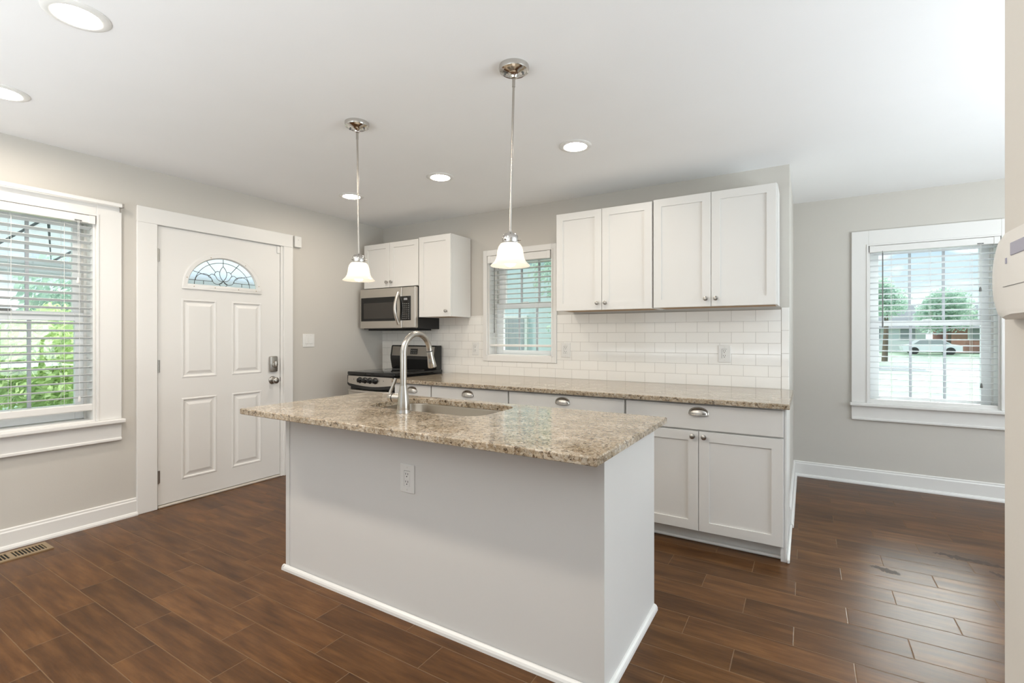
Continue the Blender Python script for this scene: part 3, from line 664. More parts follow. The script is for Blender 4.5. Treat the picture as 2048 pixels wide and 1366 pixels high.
def wall_cabinet(label, x0, x1, z0, z1, yf, doors, group, knobs_in=True, knob_dx=0.031, knob_dz=0.052, fw=0.056):
    t = thing('wall_cabinet', label, 'cabinet', ((x0 + x1) / 2, YB, z0), 0, group)
    b = bm_(); ybk = yf + 0.021; e = 0.016
    yb_ = YB - (0.012 if z0 < 1.44 else 0.001)
    # carcass as panels, with a recessed raw bottom
    box(b, x0, x0 + e, ybk, YB - 0.012, z0, z1); box(b, x1 - e, x1, ybk, YB - 0.012, z0, z1); box(b, x0 + e, x1 - e, ybk, YB - 0.012, z1 - e, z1)
    box(b, x0 + e, x1 - e, YB - 0.02, YB - 0.012, z0, z1 - e); box(b, x0 + e, x1 - e, ybk, ybk + 0.018, z0, z0 + 0.03)
    box(b, x0 + e, x1 - e, ybk + 0.002, ybk + 0.016, z0 + 0.03, z1 - e)
    new('carcass', b, CAB, t)
    b = bm_(); box(b, x0 + e, x1 - e, ybk + 0.018, YB - 0.02, z0 + 0.003, z0 + 0.019); new('underside', b, PLY, t)
    for i, (a, c, side) in enumerate(doors):
        b = bm_(); shaker(b, a, c, z0, z1, yf, 0.02, fw); dr = new('cabinet_door', b, CAB, t)
        kx = c - knob_dx if side == 'r' else a + knob_dx
        knob(kx, z0 + knob_dz, yf, dr)
    return t
UG = 'white shaker wall cabinets'
wall_cabinet('white two-door wall cabinet next to the small window', -1.727, -0.954, 1.452, 2.228, 3.53, [(-1.725, -1.3415, 'r'), (-1.3385, -0.957, 'l')], UG)
wall_cabinet('white two-door wall cabinet at the right end of the kitchen wall', -0.951, -0.158, 1.455, 2.235, 3.53, [(-0.946, -0.5575, 'r'), (-0.5545, -0.1635, 'l')], UG)
wall_cabinet('short white two-door wall cabinet above the microwave', -3.955, -3.200, 1.740, 2.190, 3.53, [(-3.952, -3.586, 'r'), (-3.583, -3.203, 'l')], UG, fw=0.052)
wall_cabinet('tall narrow white wall cabinet right of the microwave', -3.197, -2.806, 1.432, 2.200, 3.53, [(-3.194, -2.809, 'r')], UG, knob_dx=0.045)

CT = 0.882   # counter top
def base_cabinet(label, x0, x1, doors, group, end=False):
    t = thing('base_cabinet', label, 'cabinet', ((x0 + x1) / 2, 3.45, 0), 0, group)
    yf = 3.055; yb = yf + 0.021; e = 0.018
    b = bm_(); box(b, x0, x0 + e, yb, YB - 0.015, 0.0 if end else 0.085, CT - 0.0315); box(b, x1 - e, x1, yb, YB - 0.015, 0.0 if end else 0.085, CT - 0.0315)
    box(b, x0 + e, x1 - e, yb, YB - 0.015, 0.085, 0.10); box(b, x0 + e, x1 - e, yb, yb + 0.018, 0.66, 0.70); box(b, x0 + e, x1 - e, yb, yb + 0.018, 0.832, CT - 0.0315); box(b, x0 + e, x1 - e, yb + 0.002, yb + 0.016, 0.10, 0.85)
    new('carcass', b, CAB, t)
    b = bm_(); box(b, x0, x1, yf + 0.070, yf + 0.085, 0.0, 0.085); box(b, x0, x1, yf + 0.045, yf + 0.070, 0.0, 0.018, 0.006); new('toe_kick', b, CAB, t)
    g = 0.004
    b = bm_(); box(b, x0 + g, x1 - g, yf, yf + 0.0195, 0.692, 0.840, 0.0015); dw = new('drawer_front', b, CAB, t)
    cup_pull((x0 + x1) / 2, 0.803, yf, dw)
    n = doors; w = (x1 - x0 - 2 * g + 0.003) / n
    for i in range(n):
        a = x0 + g + i * w; c = a + w - 0.003
        b = bm_(); shaker(b, a, c, 0.086, 0.682, yf, 0.02, 0.058); dr = new('cabinet_door', b, CAB, t)
        knob(c - 0.031 if (i == 0) else a + 0.031, 0.652, yf, dr)
    return t
BG = 'white shaker base cabinets under the long counter'
base_cabinet('narrow white base cabinet beside the range', -3.045, -2.634, 1, BG)
base_cabinet('white base cabinet second from the range, drawer over doors', -2.630, -1.889, 2, BG)
base_cabinet('white base cabinet third from the range, drawer over doors', -1.885, -1.003, 2, BG)
t = base_cabinet('white two-door base cabinet at the open end of the counter', -0.998, -0.104, 2, BG, True)
b = bm_(); box(b, -0.1035, -0.094, 3.075, 3.69, 0.0, CT - 0.0315); box(b, -0.094, -0.078, 3.060, 3.652, 0, 0.024, 0.008, 2); new('end_panel', b, CAB, t)

b = bm_(); box(b, -3.040, -0.076, 3.015, YB - 0.012, CT - 0.030, CT, 0.004, 2)
tag(new('kitchen_countertop', b, GRANITE), 'long speckled granite countertop under the wall cabinets', 'countertop')

# ---------------------------- island
isl = thing('kitchen_island', 'white kitchen island carrying a granite top and sink', 'island', (-1.49, 1.93, 0))
IX0, IX1, IY0, IY1 = -2.390, -0.597, 1.600, 2.240
b = bm_(); tt = 0.018
box(b, IX0 + 0.006, IX1 - 0.006, IY0, IY0 + tt, 0, CT - 0.031); new('front_panel', b, ISLE, isl)
b = bm_(); box(b, IX1 - tt, IX1, IY0 + tt, IY1, 0, CT - 0.031); new('side_panel', b, ISLE, isl)
b = bm_(); box(b, IX0, IX0 + tt, IY0 + tt, IY1, 0, CT - 0.031); new('side_panel', b, ISLE, isl)
b = bm_(); box(b, IX0 + tt, IX1 - tt, IY1 - tt, IY1, 0, CT - 0.031); new('back_panel', b, CAB, isl)
for xx, s in ((IX1, -1), (IX0, 1)):
    b = bm_(); box(b, xx + s * 0.006, xx + s * 0.030, IY0 - 0.004, IY0 + 0.0, 0, CT - 0.031); box(b, xx - s * 0.001, xx + s * 0.006, IY0 - 0.004, IY0 + tt, 0, CT - 0.031); new('corner_trim', b, ISLE, isl)
b = bm_()
q = [(0, 0), (0.017, 0), (0.016, 0.012), (0.012, 0.020), (0.005, 0.025), (0, 0.026)]
prism(b, [(IY0 - 0.004 - o, z) for o, z in q], 'x', IX0 - 0.016, IX1 + 0.016); prism(b, [(IX1 + o, z) for o, z in q], 'y', IY0 - 0.020, IY1); prism(b, [(IX0 - o, z) for o, z in q], 'y', IY0 - 0.020, IY1)
new('shoe_moulding', b, TRIM, isl)
# island top with rounded sink cut-out
TX0, TX1, TY0, TY1 = -2.478, -0.545, 1.398, 2.262
SX0, SX1, SY0, SY1, SR = -2.030, -1.285, 1.800, 2.192, 0.10
def rrect(cx, cy, hx, hy, r, a):
    lo, hi = 0.0, 3.0; c, s = math.cos(a), math.sin(a)
    for _ in range(40):
        m_ = (lo + hi) / 2; px_, py_ = abs(m_ * c) - hx + r, abs(m_ * s) - hy + r
        dd = math.hypot(max(px_, 0), max(py_, 0)) + min(max(px_, py_), 0) - r
        if dd < 0: lo = m_
        else: hi = m_
    return (cx + lo * c, cy + lo * s)
scx, scy, shx, shy = (SX0 + SX1) / 2, (SY0 + SY1) / 2, (SX1 - SX0) / 2, (SY1 - SY0) / 2
SA = sorted(set([2 * PI * i / 120 - PI for i in range(120)] + [math.atan2(y - scy, x - scx) for x in (TX0, TX1) for y in (TY0, TY1)]))
def outer(a, ins=0.0):
    c, s = math.cos(a), math.sin(a); k = 1e9
    if c > 1e-9: k = min(k, (TX1 - scx) / c)
    if c < -1e-9: k = min(k, (TX0 - scx) / c)
    if s > 1e-9: k = min(k, (TY1 - scy) / s)
    if s < -1e-9: k = min(k, (TY0 - scy) / s)
    x, y = scx + k * c, scy + k * s
    return (min(max(x, TX0 + ins), TX1 - ins), min(max(y, TY0 + ins), TY1 - ins))
b = bm_(); z1, z0 = CT, CT - 0.030; L_ = []
for a in SA:
    i0 = rrect(scx, scy, shx, shy, SR, a); i1 = rrect(scx, scy, shx + 0.003, shy + 0.003, SR + 0.003, a)
    o0 = outer(a, 0.004); o1 = outer(a)
    L_.append([b.verts.new(p) for p in ((*i0, z0), (*i0, z1 - 0.003), (*i1, z1), (*o0, z1), (*o1, z1 - 0.004), (*o1, z0 + 0.003), (*o0, z0))])
for i in range(len(L_)):
    p, q_ = L_[i], L_[(i + 1) % len(L_)]
    for k in range(7): b.faces.new((p[k], q_[k], q_[(k + 1) % 7], p[(k + 1) % 7]))
bmesh.ops.recalc_face_normals(b, faces=b.faces[:])
tag(new('island_countertop', b, GRANITE), 'speckled granite island top with a cut-out for the sink', 'countertop')
t = thing('sink', 'undermounted stainless steel sink in the island top', 'sink', (scx, scy, CT - 0.03))
b = bm_(); L_ = []
for a in [2 * PI * i / 96 for i in range(96)]:
    row = []
    for off, z, rr in ((0.03, z0 - 0.0006, SR), (0.004, z0 - 0.0006, SR), (0.0, z0 - 0.01, SR), (-0.012, z0 - 0.17, SR - 0.01), (-0.05, z0 - 0.2, SR - 0.04)):
        row.append(b.verts.new((*rrect(scx, scy, shx + off, shy + off, max(rr + off, 0.03), a), z)))
    row.append(b.verts.new((scx + 0.045 * math.cos(a), scy + 0.045 * math.sin(a), z0 - 0.205)))
    L_.append(row)
for i in range(96):
    p, q_ = L_[i], L_[(i + 1) % 96]
    for k in range(5): b.faces.new((p[k], p[k + 1], q_[k + 1], q_[k]))
bmesh.ops.recalc_face_normals(b, faces=b.faces[:])
new('basin', b, SINKM, t, 50)
b = bm_(); lathe(b, [(0.046, -0.206), (0.044, -0.204), (0.030, -0.212), (0.0, -0.213)], Matrix.Translation((scx, scy, z0)), 24, False); new('drain', b, CHROME, t, True)

# ---------------------------- faucet
fx, fy = -1.662, 1.728
t = thing('kitchen_faucet', 'brushed nickel pull-down faucet arching over the island sink', 'faucet', (fx, fy, CT))
b = bm_(); lathe(b, [(0.033, 0), (0.033, 0.006), (0.030, 0.014), (0.0305, 0.018), (0.0285, 0.050), (0.0245, 0.085), (0.0195, 0.115), (0.0175, 0.132)], Matrix.Translation((fx, fy, CT)), 36); new('faucet_body', b, NICKEL, t, 30)
b = bm_(); zc_ = 1.168; rA = 0.095
pts = [(fx, fy, CT + 0.130), (fx, fy, 1.06), (fx, fy, 1.12)] + [(fx, fy + rA - rA * math.cos(a), zc_ + rA * math.sin(a)) for a in [PI * i / 22 * 0.98 for i in range(23)]]
tube(b, pts, [0.0155] * 3 + [0.0155 - 0.0015 * i / 22 for i in range(23)], 20); new('spout', b, NICKEL, t, 50)
b = bm_(); pe = Vector(pts[-1]); dd = Vector((0, 0.022, -0.085)).normalized()
lathe(b, [(0.0150, 0.0), (0.0160, 0.004), (0.0165, 0.025), (0.0195, 0.055), (0.0225, 0.082), (0.0215, 0.086), (0.017, 0.087)], along(pe, dd), 28); sh = new('spray_head', b, NICKEL, t, 40)
b = bm_(); lathe(b, [(0.0165, 0), (0.0168, 0.0035)], along(pe - dd * 0.002, dd), 28); new('joint_ring', b, BLACKM, sh, True)
b = bm_(); pp = pe + dd * 0.048; nrm = Vector((0.25, -0.95, -0.1)).normalized()
tb = bmesh.new(); bmesh.ops.create_uvsphere(tb, u_segments=16, v_segments=10, radius=1.0)
merge(b, tb, Matrix.Translation(pp + nrm * 0.0165) @ nrm.to_track_quat('Z', 'Y').to_matrix().to_4x4() @ Matrix.Diagonal((0.006, 0.013, 0.004, 1))); new('spray_button', b, DARK_CORD, sh, True)
b = bm_(); hz = CT + 0.070
cyl(b, (fx - 0.020, fy, hz), (fx - 0.058, fy - 0.006, hz), 0.021, 0.0215, 24); new('handle_stub', b, NICKEL, t, 40)
b = bm_(); lathe(b, [(0.0185, 0), (0.0185, 0.0045)], along((fx - 0.058, fy - 0.006, hz), (-1, -0.1, 0)), 24); new('stub_ring', b, BLACKM, t, 40)
b = bm_(); lathe(b, [(0.0215, 0), (0.0210, 0.012), (0.0165, 0.024), (0.008, 0.031), (0, 0.033)], along((fx - 0.0625, fy - 0.0065, hz), (-1, -0.1, 0)), 24); hd = new('handle_cap', b, NICKEL, t, 40)
b = bm_(); tube(b, [(fx - 0.080, fy - 0.008, hz + 0.014), (fx - 0.080, fy - 0.006, hz + 0.030), (fx - 0.070, fy + 0.004, hz + 0.062), (fx - 0.062, fy + 0.012, hz + 0.092)], [0.0095, 0.0075, 0.0075, 0.0085], 12); new('lever', b, NICKEL, hd, 50)

# ---------------------------- range
RX0, RX1, RY0, RY1, RZ = -3.748, -3.140, 3.150, 3.815, 0.913
t = thing('electric_range', 'stainless and black electric range beside the long counter', 'range', ((RX0 + RX1) / 2, 3.40, 0))
b = bm_(); box(b, RX0, RX1, RY0 + 0.03, RY1, 0.0, RZ - 0.03, 0.004); new('range_body', b, BLACK, t)
b = bm_(); box(b, RX0 - 0.004, RX1 + 0.004, RY0 - 0.006, RY1, RZ - 0.032, RZ, 0.008, 3); new('cooktop', b, BLACKG, t, 50)
b = bm_()
poly = [(RX0 + 0.015, 0.862), (RX0 + 0.008, 0.802)] + [(RX0 + 0.03 + (RX1 - RX0 - 0.06) * i / 16, 0.790 - 0.020 * math.sin(PI * i / 16)) for i in range(17)] + [(RX1 - 0.008, 0.802), (RX1 - 0.015, 0.862)]
prism(b, [(p[0], p[1] + 0.012) for p in poly], 'y', RY0 - 0.010, RY0 + 0.03); cp = new('control_panel', b, STEEL, t)
b = bm_(); poly2 = [(RX0, 0.880), (RX0 - 0.002, 0.793)] + [(RX0 + 0.02 + (RX1 - RX0 - 0.04) * i / 16, 0.779 - 0.030 * math.sin(PI * i / 16)) for i in range(17)] + [(RX1 + 0.002, 0.793), (RX1, 0.880)]
prism(b, poly2, 'y', RY0 - 0.006, RY0 + 0.034); new('panel_surround', b, BLACK, t)
for i in range(4):
    kx = -3.570 + 0.067 * i; b = bm_()
    lathe(b, [(0.029, 0), (0.029, 0.006), (0.022, 0.012), (0.0195, 0.026), (0.017, 0.028), (0, 0.028)], along((kx, RY0 - 0.010, 0.838), (0, -1, 0)), 24); box(b, kx - 0.005, kx + 0.005, RY0 - 0.044, RY0 - 0.034, 0.818, 0.858, 0.002); new('knob', b, BLACK, cp, 40)
for kx in (-3.655, -3.265):
    b = bm_(); box(b, kx - 0.002, kx + 0.002, RY0 - 0.0108, RY0 - 0.0098, 0.836, 0.848); new('indicator_mark', b, SLOT, cp)
b = bm_(); box(b, RX0 + 0.006, RX1 - 0.006, RY0 - 0.004, RY0 + 0.03, 0.22, 0.742, 0.004); od = new('oven_door', b, STEEL, t)
b = bm_(); box(b, RX0 + 0.09, RX1 - 0.09, RY0 - 0.0055, RY0 - 0.003, 0.36, 0.62, 0.001); new('oven_window', b, BLACKG, od)
b = bm_(); tube(b, [(RX0 + 0.03 + (RX1 - RX0 - 0.06) * i / 14, RY0 - 0.012 - 0.034 * min(1, math.sin(PI * i / 14) * 1.8), 0.738) for i in range(15)], [0.012] * 15, 12); new('oven_handle', b, STEEL, od, 50)
b = bm_(); box(b, RX0 + 0.006, RX1 - 0.006, RY0 - 0.002, RY0 + 0.03, 0.05, 0.205, 0.004); new('storage_drawer', b, STEEL, t)
b = bm_(); BGY = 3.725
prism(b, [(BGY + 0.015, RZ), (BGY - 0.006, RZ + 0.10), (BGY - 0.006, RZ + 0.135), (BGY + 0.012, RZ + 0.232), (BGY + 0.022, RZ + 0.240), (RY1, RZ + 0.240), (RY1, RZ)], 'x', RX0 - 0.015, RX1 - 0.012); bgd = new('backguard', b, BLACK, t)
b = bm_(); v = [b.verts.new(p) for p in ((RX0 + 0.005, BGY - 0.0075, RZ + 0.132), (RX1 - 0.030, BGY - 0.0075, RZ + 0.132), (RX1 - 0.030, BGY + 0.0095, RZ + 0.228), (RX0 + 0.005, BGY + 0.0095, RZ + 0.228))]; b.faces.new(v)
bmesh.ops.solidify(b, geom=b.faces[:], thickness=0.001); new('fascia', b, STEEL, bgd)
b = bm_(); prism(b, [(BGY - 0.006, RZ + 0.150), (BGY - 0.007, RZ + 0.152), (BGY + 0.003, RZ + 0.206), (BGY + 0.005, RZ + 0.206)], 'x', -3.485, -3.390); ck = new('clock_panel', b, BLACKG, bgd)
b = bm_()
for i in range(3):
    for j in range(2): box(b, -3.475 + i * 0.029, -3.458 + i * 0.029, BGY - 0.0075 + j * 0.0035 + 0.001, BGY - 0.003 + j * 0.0035 + 0.001, RZ + 0.160 + j * 0.024, RZ + 0.166 + j * 0.024)
new('keys', b, KEYC, ck)
for ex, ey, er in ((-3.60, 3.32, 0.09), (-3.29, 3.32, 0.075), (-3.60, 3.58, 0.075), (-3.29, 3.58, 0.09)):
    b = bm_(); lathe(b, [(er, 0), (er, 0.0003), (er - 0.003, 0.0004), (er - 0.003, 0)], Matrix.Translation((ex, ey, RZ)), 40, False); new('burner_ring', b, KEYC, t, True)

# ---------------------------- microwave
MX0, MX1, MY0, MZ0, MZ1 = -3.962, -3.200, 3.485, 1.327, 1.728
t = thing('over_range_microwave', 'stainless over-the-range microwave below the short cabinet', 'microwave', ((MX0 + MX1) / 2, YB, MZ0))
b = bm_(); box(b, MX0 + 0.004, MX1, MY0 + 0.045, YB - 0.013, MZ0 - 0.008, MZ1 - 0.002, 0.003); new('microwave_body', b, BLACK, t)
xs_ = -3.375
b = bm_(); box(b, MX0, xs_ - 0.001, MY0, MY0 + 0.045, MZ0, MZ1, 0.006, 2); md = new('microwave_door', b, STEEL, t)
b = bm_(); box(b, -3.945, -3.440, MY0 - 0.002, MY0 + 0.002, 1.400, 1.640, 0.004, 2); wd = new('door_window', b, BLACKG, md)
b = bm_(); box(b, -3.905, -3.465, MY0 - 0.0028, MY0 - 0.001, 1.425, 1.585, 0.002); new('viewing_glass', b, SMOKE, wd)
b = bm_(); tube(b, [(-3.418, MY0 - 0.004 - 0.046 * math.sin(PI * i / 16), 1.365 + 0.312 * i / 16) for i in range(17)], [0.015] * 17, 14); new('door_handle', b, STEEL, md, 50)
b = bm_(); box(b, xs_ + 0.001, MX1, MY0, MY0 + 0.045, MZ0, MZ1, 0.010, 3); cpn = new('control_panel', b, STEEL, t)
b = bm_(); box(b, xs_ - 0.022, -3.256, MY0 - 0.0022, MY0 + 0.002, 1.402, 1.638, 0.003); kp = new('keypad', b, BLACKG, cpn)
b = bm_(); box(b, -3.345, -3.300, MY0 - 0.0028, MY0 - 0.002, 1.600, 1.620); new('display', b, LCDB, kp)
b = bm_()
for i in range(4):
    for j in range(8): box(b, -3.362 + i * 0.024, -3.350 + i * 0.024, MY0 - 0.0027, MY0 - 0.002, 1.420 + j * 0.020, 1.426 + j * 0.020)
new('key_prints', b, KEYC, kp)
b = bm_(); box(b, MX0 + 0.05, MX1 - 0.06, MY0 + 0.06, YB - 0.06, MZ0 - 0.022, MZ0 - 0.008, 0.006); new('vent_tray', b, BLACKM, t)

# ---------------------------- pendant lights
def pendant(label, cx, cy, off):
    t = thing('pendant_light', label, 'pendant light', (cx, cy, H), 0, 'pendant lights over the island')
    b = bm_(); lathe(b, [(0.066, 0), (0.067, -0.010), (0.063, -0.022), (0.056, -0.026), (0.054, -0.024), (0.050, -0.027), (0.030, -0.031), (0.019, -0.038), (0.013, -0.052), (0.008, -0.055), (0, -0.055)], None, 40, False); cn = new('canopy', b, POLISH, t, 35, local=True)
    for s in (-1, 1):
        b = bm_(); lathe(b, [(0.005, 0), (0.005, -0.006), (0.002, -0.008)], Matrix.Translation((s * 0.036, s * 0.018, -0.0295)), 10); new('screw', b, DARK_CORD, cn, True, local=True)
    ox, oy = off
    def at(z): k = (-z) / 0.73; return (ox * k, oy * k, z)
    b = bm_(); cyl(b, at(-0.045), at(-0.090), 0.0068, n=14); cyl(b, at(-0.089), at(-0.735), 0.0052, n=14); cyl(b, at(-0.40), at(-0.412), 0.0058, n=14); new('rod', b, NICKEL, t, 40, local=True)
    S = Matrix.Translation((ox, oy, -2.438))
    b = bm_(); lathe(b, [(0.0, 1.712), (0.010, 1.712), (0.012, 1.706), (0.026, 1.702), (0.034, 1.692), (0.036, 1.680), (0.036, 1.664), (0.041, 1.660), (0.041, 1.655), (0.0, 1.655)], S, 32, False); fit = new('shade_fitter', b, POLISH, t, 40, local=True)
    for a in (0.4, 2.5, 4.6):
        b = bm_(); cyl(b, (ox + 0.035 * math.cos(a), oy + 0.035 * math.sin(a), 1.672 - 2.438), (ox + 0.047 * math.cos(a), oy + 0.047 * math.sin(a), 1.672 - 2.438), 0.0035, n=8); new('thumb_screw', b, NICKEL, fit, local=True)
    prof = [(0.036, 1.664), (0.044, 1.656), (0.052, 1.644), (0.0565, 1.628), (0.059, 1.608), (0.063, 1.592), (0.070, 1.579), (0.079, 1.570), (0.087, 1.563)]
    inner = [(r - 0.003, z - 0.001) for r, z in reversed(prof)]
    b = bm_(); lathe(b, prof + [(0.086, 1.560)] + inner, S, 48, False); new('glass_shade', b, SHADE, t, 60, local=True)
    b = bm_(); lathe(b, [(0.013, 1.655), (0.014, 1.632), (0.024, 1.612), (0.029, 1.592), (0.027, 1.574), (0.018, 1.561), (0.0, 1.556)], S, 28, False); new('bulb', b, BULB, t, True, local=True)
    return t
pendant('nickel pendant light hanging in front of the small window', -1.099, 1.827, (-0.0142, -0.0086))
pendant('nickel pendant light hanging in front of the microwave cabinets', -2.138, 1.859, (0.0085, 0.005))

# ---------------------------- recessed ceiling lights
def can_light():
    t = thing('recessed_light', 'x', 'ceiling light', (0, 0, H), 0, 'round recessed ceiling lights')
    b = bm_(); lathe(b, [(0.100, 0.0), (0.100, -0.003), (0.094, -0.007), (0.078, -0.010), (0.071, -0.008), (0.069, -0.003)], None, 48, False); new('trim_ring', b, PLASTIC, t, 40, local=True)
    b = bm_(); lathe(b, [(0.071, -0.0045), (0.050, -0.0062), (0.0, -0.0068)], None, 40, False); new('lens', b, LENS, t, True, local=True)
    return t
c0 = can_light()
spots = [(-2.300, 0.695, 'large recessed ceiling light at the top left of the photo'),
         (-3.335, 0.725, 'recessed ceiling light cut by the left edge of the photo'),
         (-3.297, 2.807, 'recessed ceiling light behind the left pendant rod'),
         (-2.334, 2.812, 'middle recessed ceiling light between the two pendants'),
         (-1.232, 2.790, 'recessed ceiling light right of the right pendant rod'),
         (-1.235, 0.700, 'recessed ceiling light above the viewer, out of view')]
for i, (x, y, lab) in enumerate(spots):
    o = c0 if i == 0 else copy_tree(c0)
    o.location = (x, y, H); o['label'] = lab
    if y > 2:                              # the kitchen-side row runs on its own, dimmed circuit
        for ch in o.children:
            if ch.name.startswith('lens'): ch.data = ch.data.copy(); ch.data.materials[0] = LENS_DIM

# ---------------------------- thermostat
t = thing('thermostat', 'off-white thermostat with a grey display on the near wall', 'thermostat', (0.18, 0.60, 1.31))
b = bm_(); TZ, TH_ = 1.3095, 0.0385; L_ = []
for lev, (xx, ya, sc_) in enumerate(((0.18, 0.700, 1.0), (0.170, 0.698, 1.0), (0.158, 0.660, 0.985), (0.152, 0.628, 0.955), (0.150, 0.606, 0.93))):
    ring = []
    for i in range(25):
        tt_ = i / 12 - 1.0
        ring.append(b.verts.new((xx, ya - 0.022 * abs(tt_) ** 2.4 * (1.3 if abs(tt_) > 0.95 else 1.0), TZ + TH_ * sc_ * tt_)))
    ring += [b.verts.new((xx, 0.455 + 0.004 * lev, TZ + TH_ * sc_)), b.verts.new((xx, 0.455 + 0.004 * lev, TZ - TH_ * sc_))]
    L_.append(ring)
for p, q_ in zip(L_, L_[1:]):
    for i in range(27): b.faces.new((p[i], p[(i + 1) % 27], q_[(i + 1) % 27], q_[i]))
b.faces.new(L_[-1]); b.faces.new(list(reversed(L_[0])))
bmesh.ops.recalc_face_normals(b, faces=b.faces[:])
tb_ = new('thermostat_body', b, BEIGE_PL, t, 40)
b = bm_(); box(b, 0.1492, 0.1506, 0.475, 0.577, 1.3235, 1.3345, 0.0004); new('display', b, LCD, tb_)
b = bm_(); box(b, 0.1494, 0.1506, 0.470, 0.596, 1.2980, 1.2984); new('cover_seam', b, KEYC, tb_)
b = bm_(); box(b, 0.1494, 0.1506, 0.587, 0.590, 1.318, 1.323); new('light_dot', b, LCD, tb_)

# ---------------------------- floor register
t = thing('floor_register', 'tan metal floor register by the left baseboard', 'vent', (-3.86, 0.85, 0))
b = bm_(); gx0, gx1, gy0, gy1 = -3.944, -3.792, 0.66, 1.042
box(b, gx0, gx1, gy0, gy0 + 0.022, 0.0, 0.006); box(b, gx0, gx1, gy1 - 0.022, gy1, 0.0, 0.006); box(b, gx0, gx0 + 0.026, gy0 + 0.022, gy1 - 0.022, 0.0, 0.006); box(b, gx1 - 0.026, gx1, gy0 + 0.022, gy1 - 0.022, 0.0, 0.006)
y = gy0 + 0.022
while y < gy1 - 0.03:
    box(b, gx0 + 0.026, gx1 - 0.026, y + 0.009, y + 0.014, 0.001, 0.005); y += 0.0145
box(b, gx0 + 0.026, gx1 - 0.026, 0.868, 0.886, 0.001, 0.0056)
new('grille', b, TAN, t)
b = bm_(); box(b, gx0 + 0.01, gx1 - 0.01, gy0 + 0.01, gy1 - 0.01, 0.0002, 0.0008); new('duct_opening', b, DARK, t)

# dark stains on the tiles of the adjoining room
STAIN = mat('dried_spill', (0.055, 0.032, 0.02), 0.6)
def stain(label, pts, w):
    rnd = random.Random(len(pts) * 31 + int(w * 1000)); b = bm_(); L_ = []
    P_ = []
    for (x0_, y0_), (x1_, y1_) in zip(pts, pts[1:]):
        for k in range(14): P_.append((x0_ + (x1_ - x0_) * k / 14, y0_ + (y1_ - y0_) * k / 14))
    n = len(P_)
    for i, (x, y) in enumerate(P_):
        ww = w * math.sin(PI * (i + 0.5) / n) ** 0.5 * rnd.uniform(0.45, 1.0); c_ = rnd.uniform(-0.3, 0.3) * w
        L_.append([b.verts.new((x, y + c_ - ww, 0.0006)), b.verts.new((x, y + c_ + ww, 0.0006))])
    for p, q_ in zip(L_, L_[1:]): b.faces.new((p[0], q_[0], q_[1], p[1]))
    return tag(new('floor_stain', b, STAIN), label, 'stain', 'dark stains on the tile floor')
stain('short dark stain on a tile, the one nearest the cabinets', [(0.296, 3.275), (0.39, 3.245), (0.425, 3.235)], 0.034)
stain('long dark stain streaking across the tiles near the far wall', [(0.624, 3.66), (0.76, 3.645), (0.93, 3.615)], 0.034)
stain('small dark stain at the edge of the near wall', [(0.83, 3.52), (0.90, 3.455)], 0.028)

# ------------------------------------------------------------------ outside
def ground(name, x0, x1, y0, y1, z, m, label, cat):
    b = bm_(); box(b, x0, x1, y0, y1, z - 0.2, z); return tag(new(name, b, m), label, cat, None, 'structure')
GZ = -0.45
ground('lawn', -45, 45, -12, 75, GZ, GRASS, 'green lawn outside the windows', 'lawn')
ground('driveway', -1.0, 14, 5.6, 15.0, GZ + 0.015, CONC, 'pale concrete drive outside the far window', 'driveway')
ground('street', -3.5, 45, 29.5, 34.0, GZ + 0.01, ASPH, 'grey street beyond the lawn', 'street')
# porch
t = thing('porch', 'white porch roof with diagonal braces outside the left window', 'porch', (-5.4, 1.5, 0), 0, None, 'structure')
b = bm_(); prism(b, [(-4.26, 2.62), (-6.55, 2.08), (-6.55, 2.085), (-4.26, 2.625)], 'y', -2.5, 5.0); new('porch_roof', b, AWN, t)
b = bm_(); box(b, -6.55, -6.45, -2.5, 5.0, 1.84, 1.98); new('porch_beam', b, SIDE_W, t)
for yy in (-1.6, 0.3, 2.35, 4.4):
    b = bm_(); box(b, -6.54, -6.46, yy - 0.04, yy + 0.04, -0.2, 1.9); new('porch_post', b, SIDE_W, t)
for yy in (0.75, 1.25, 1.75, 2.25):
    b = bm_(); tube(b, [(-5.6, yy - 0.25, 2.28), (-6.45, yy, 1.99), (-5.6, yy + 0.25, 2.28)], 0.012, 6); new('brace', b, ASPH, t)
b = bm_(); box(b, -6.6, -4.24, -2.5, 5.0, -0.25, -0.12); new('porch_deck', b, CONC, t)

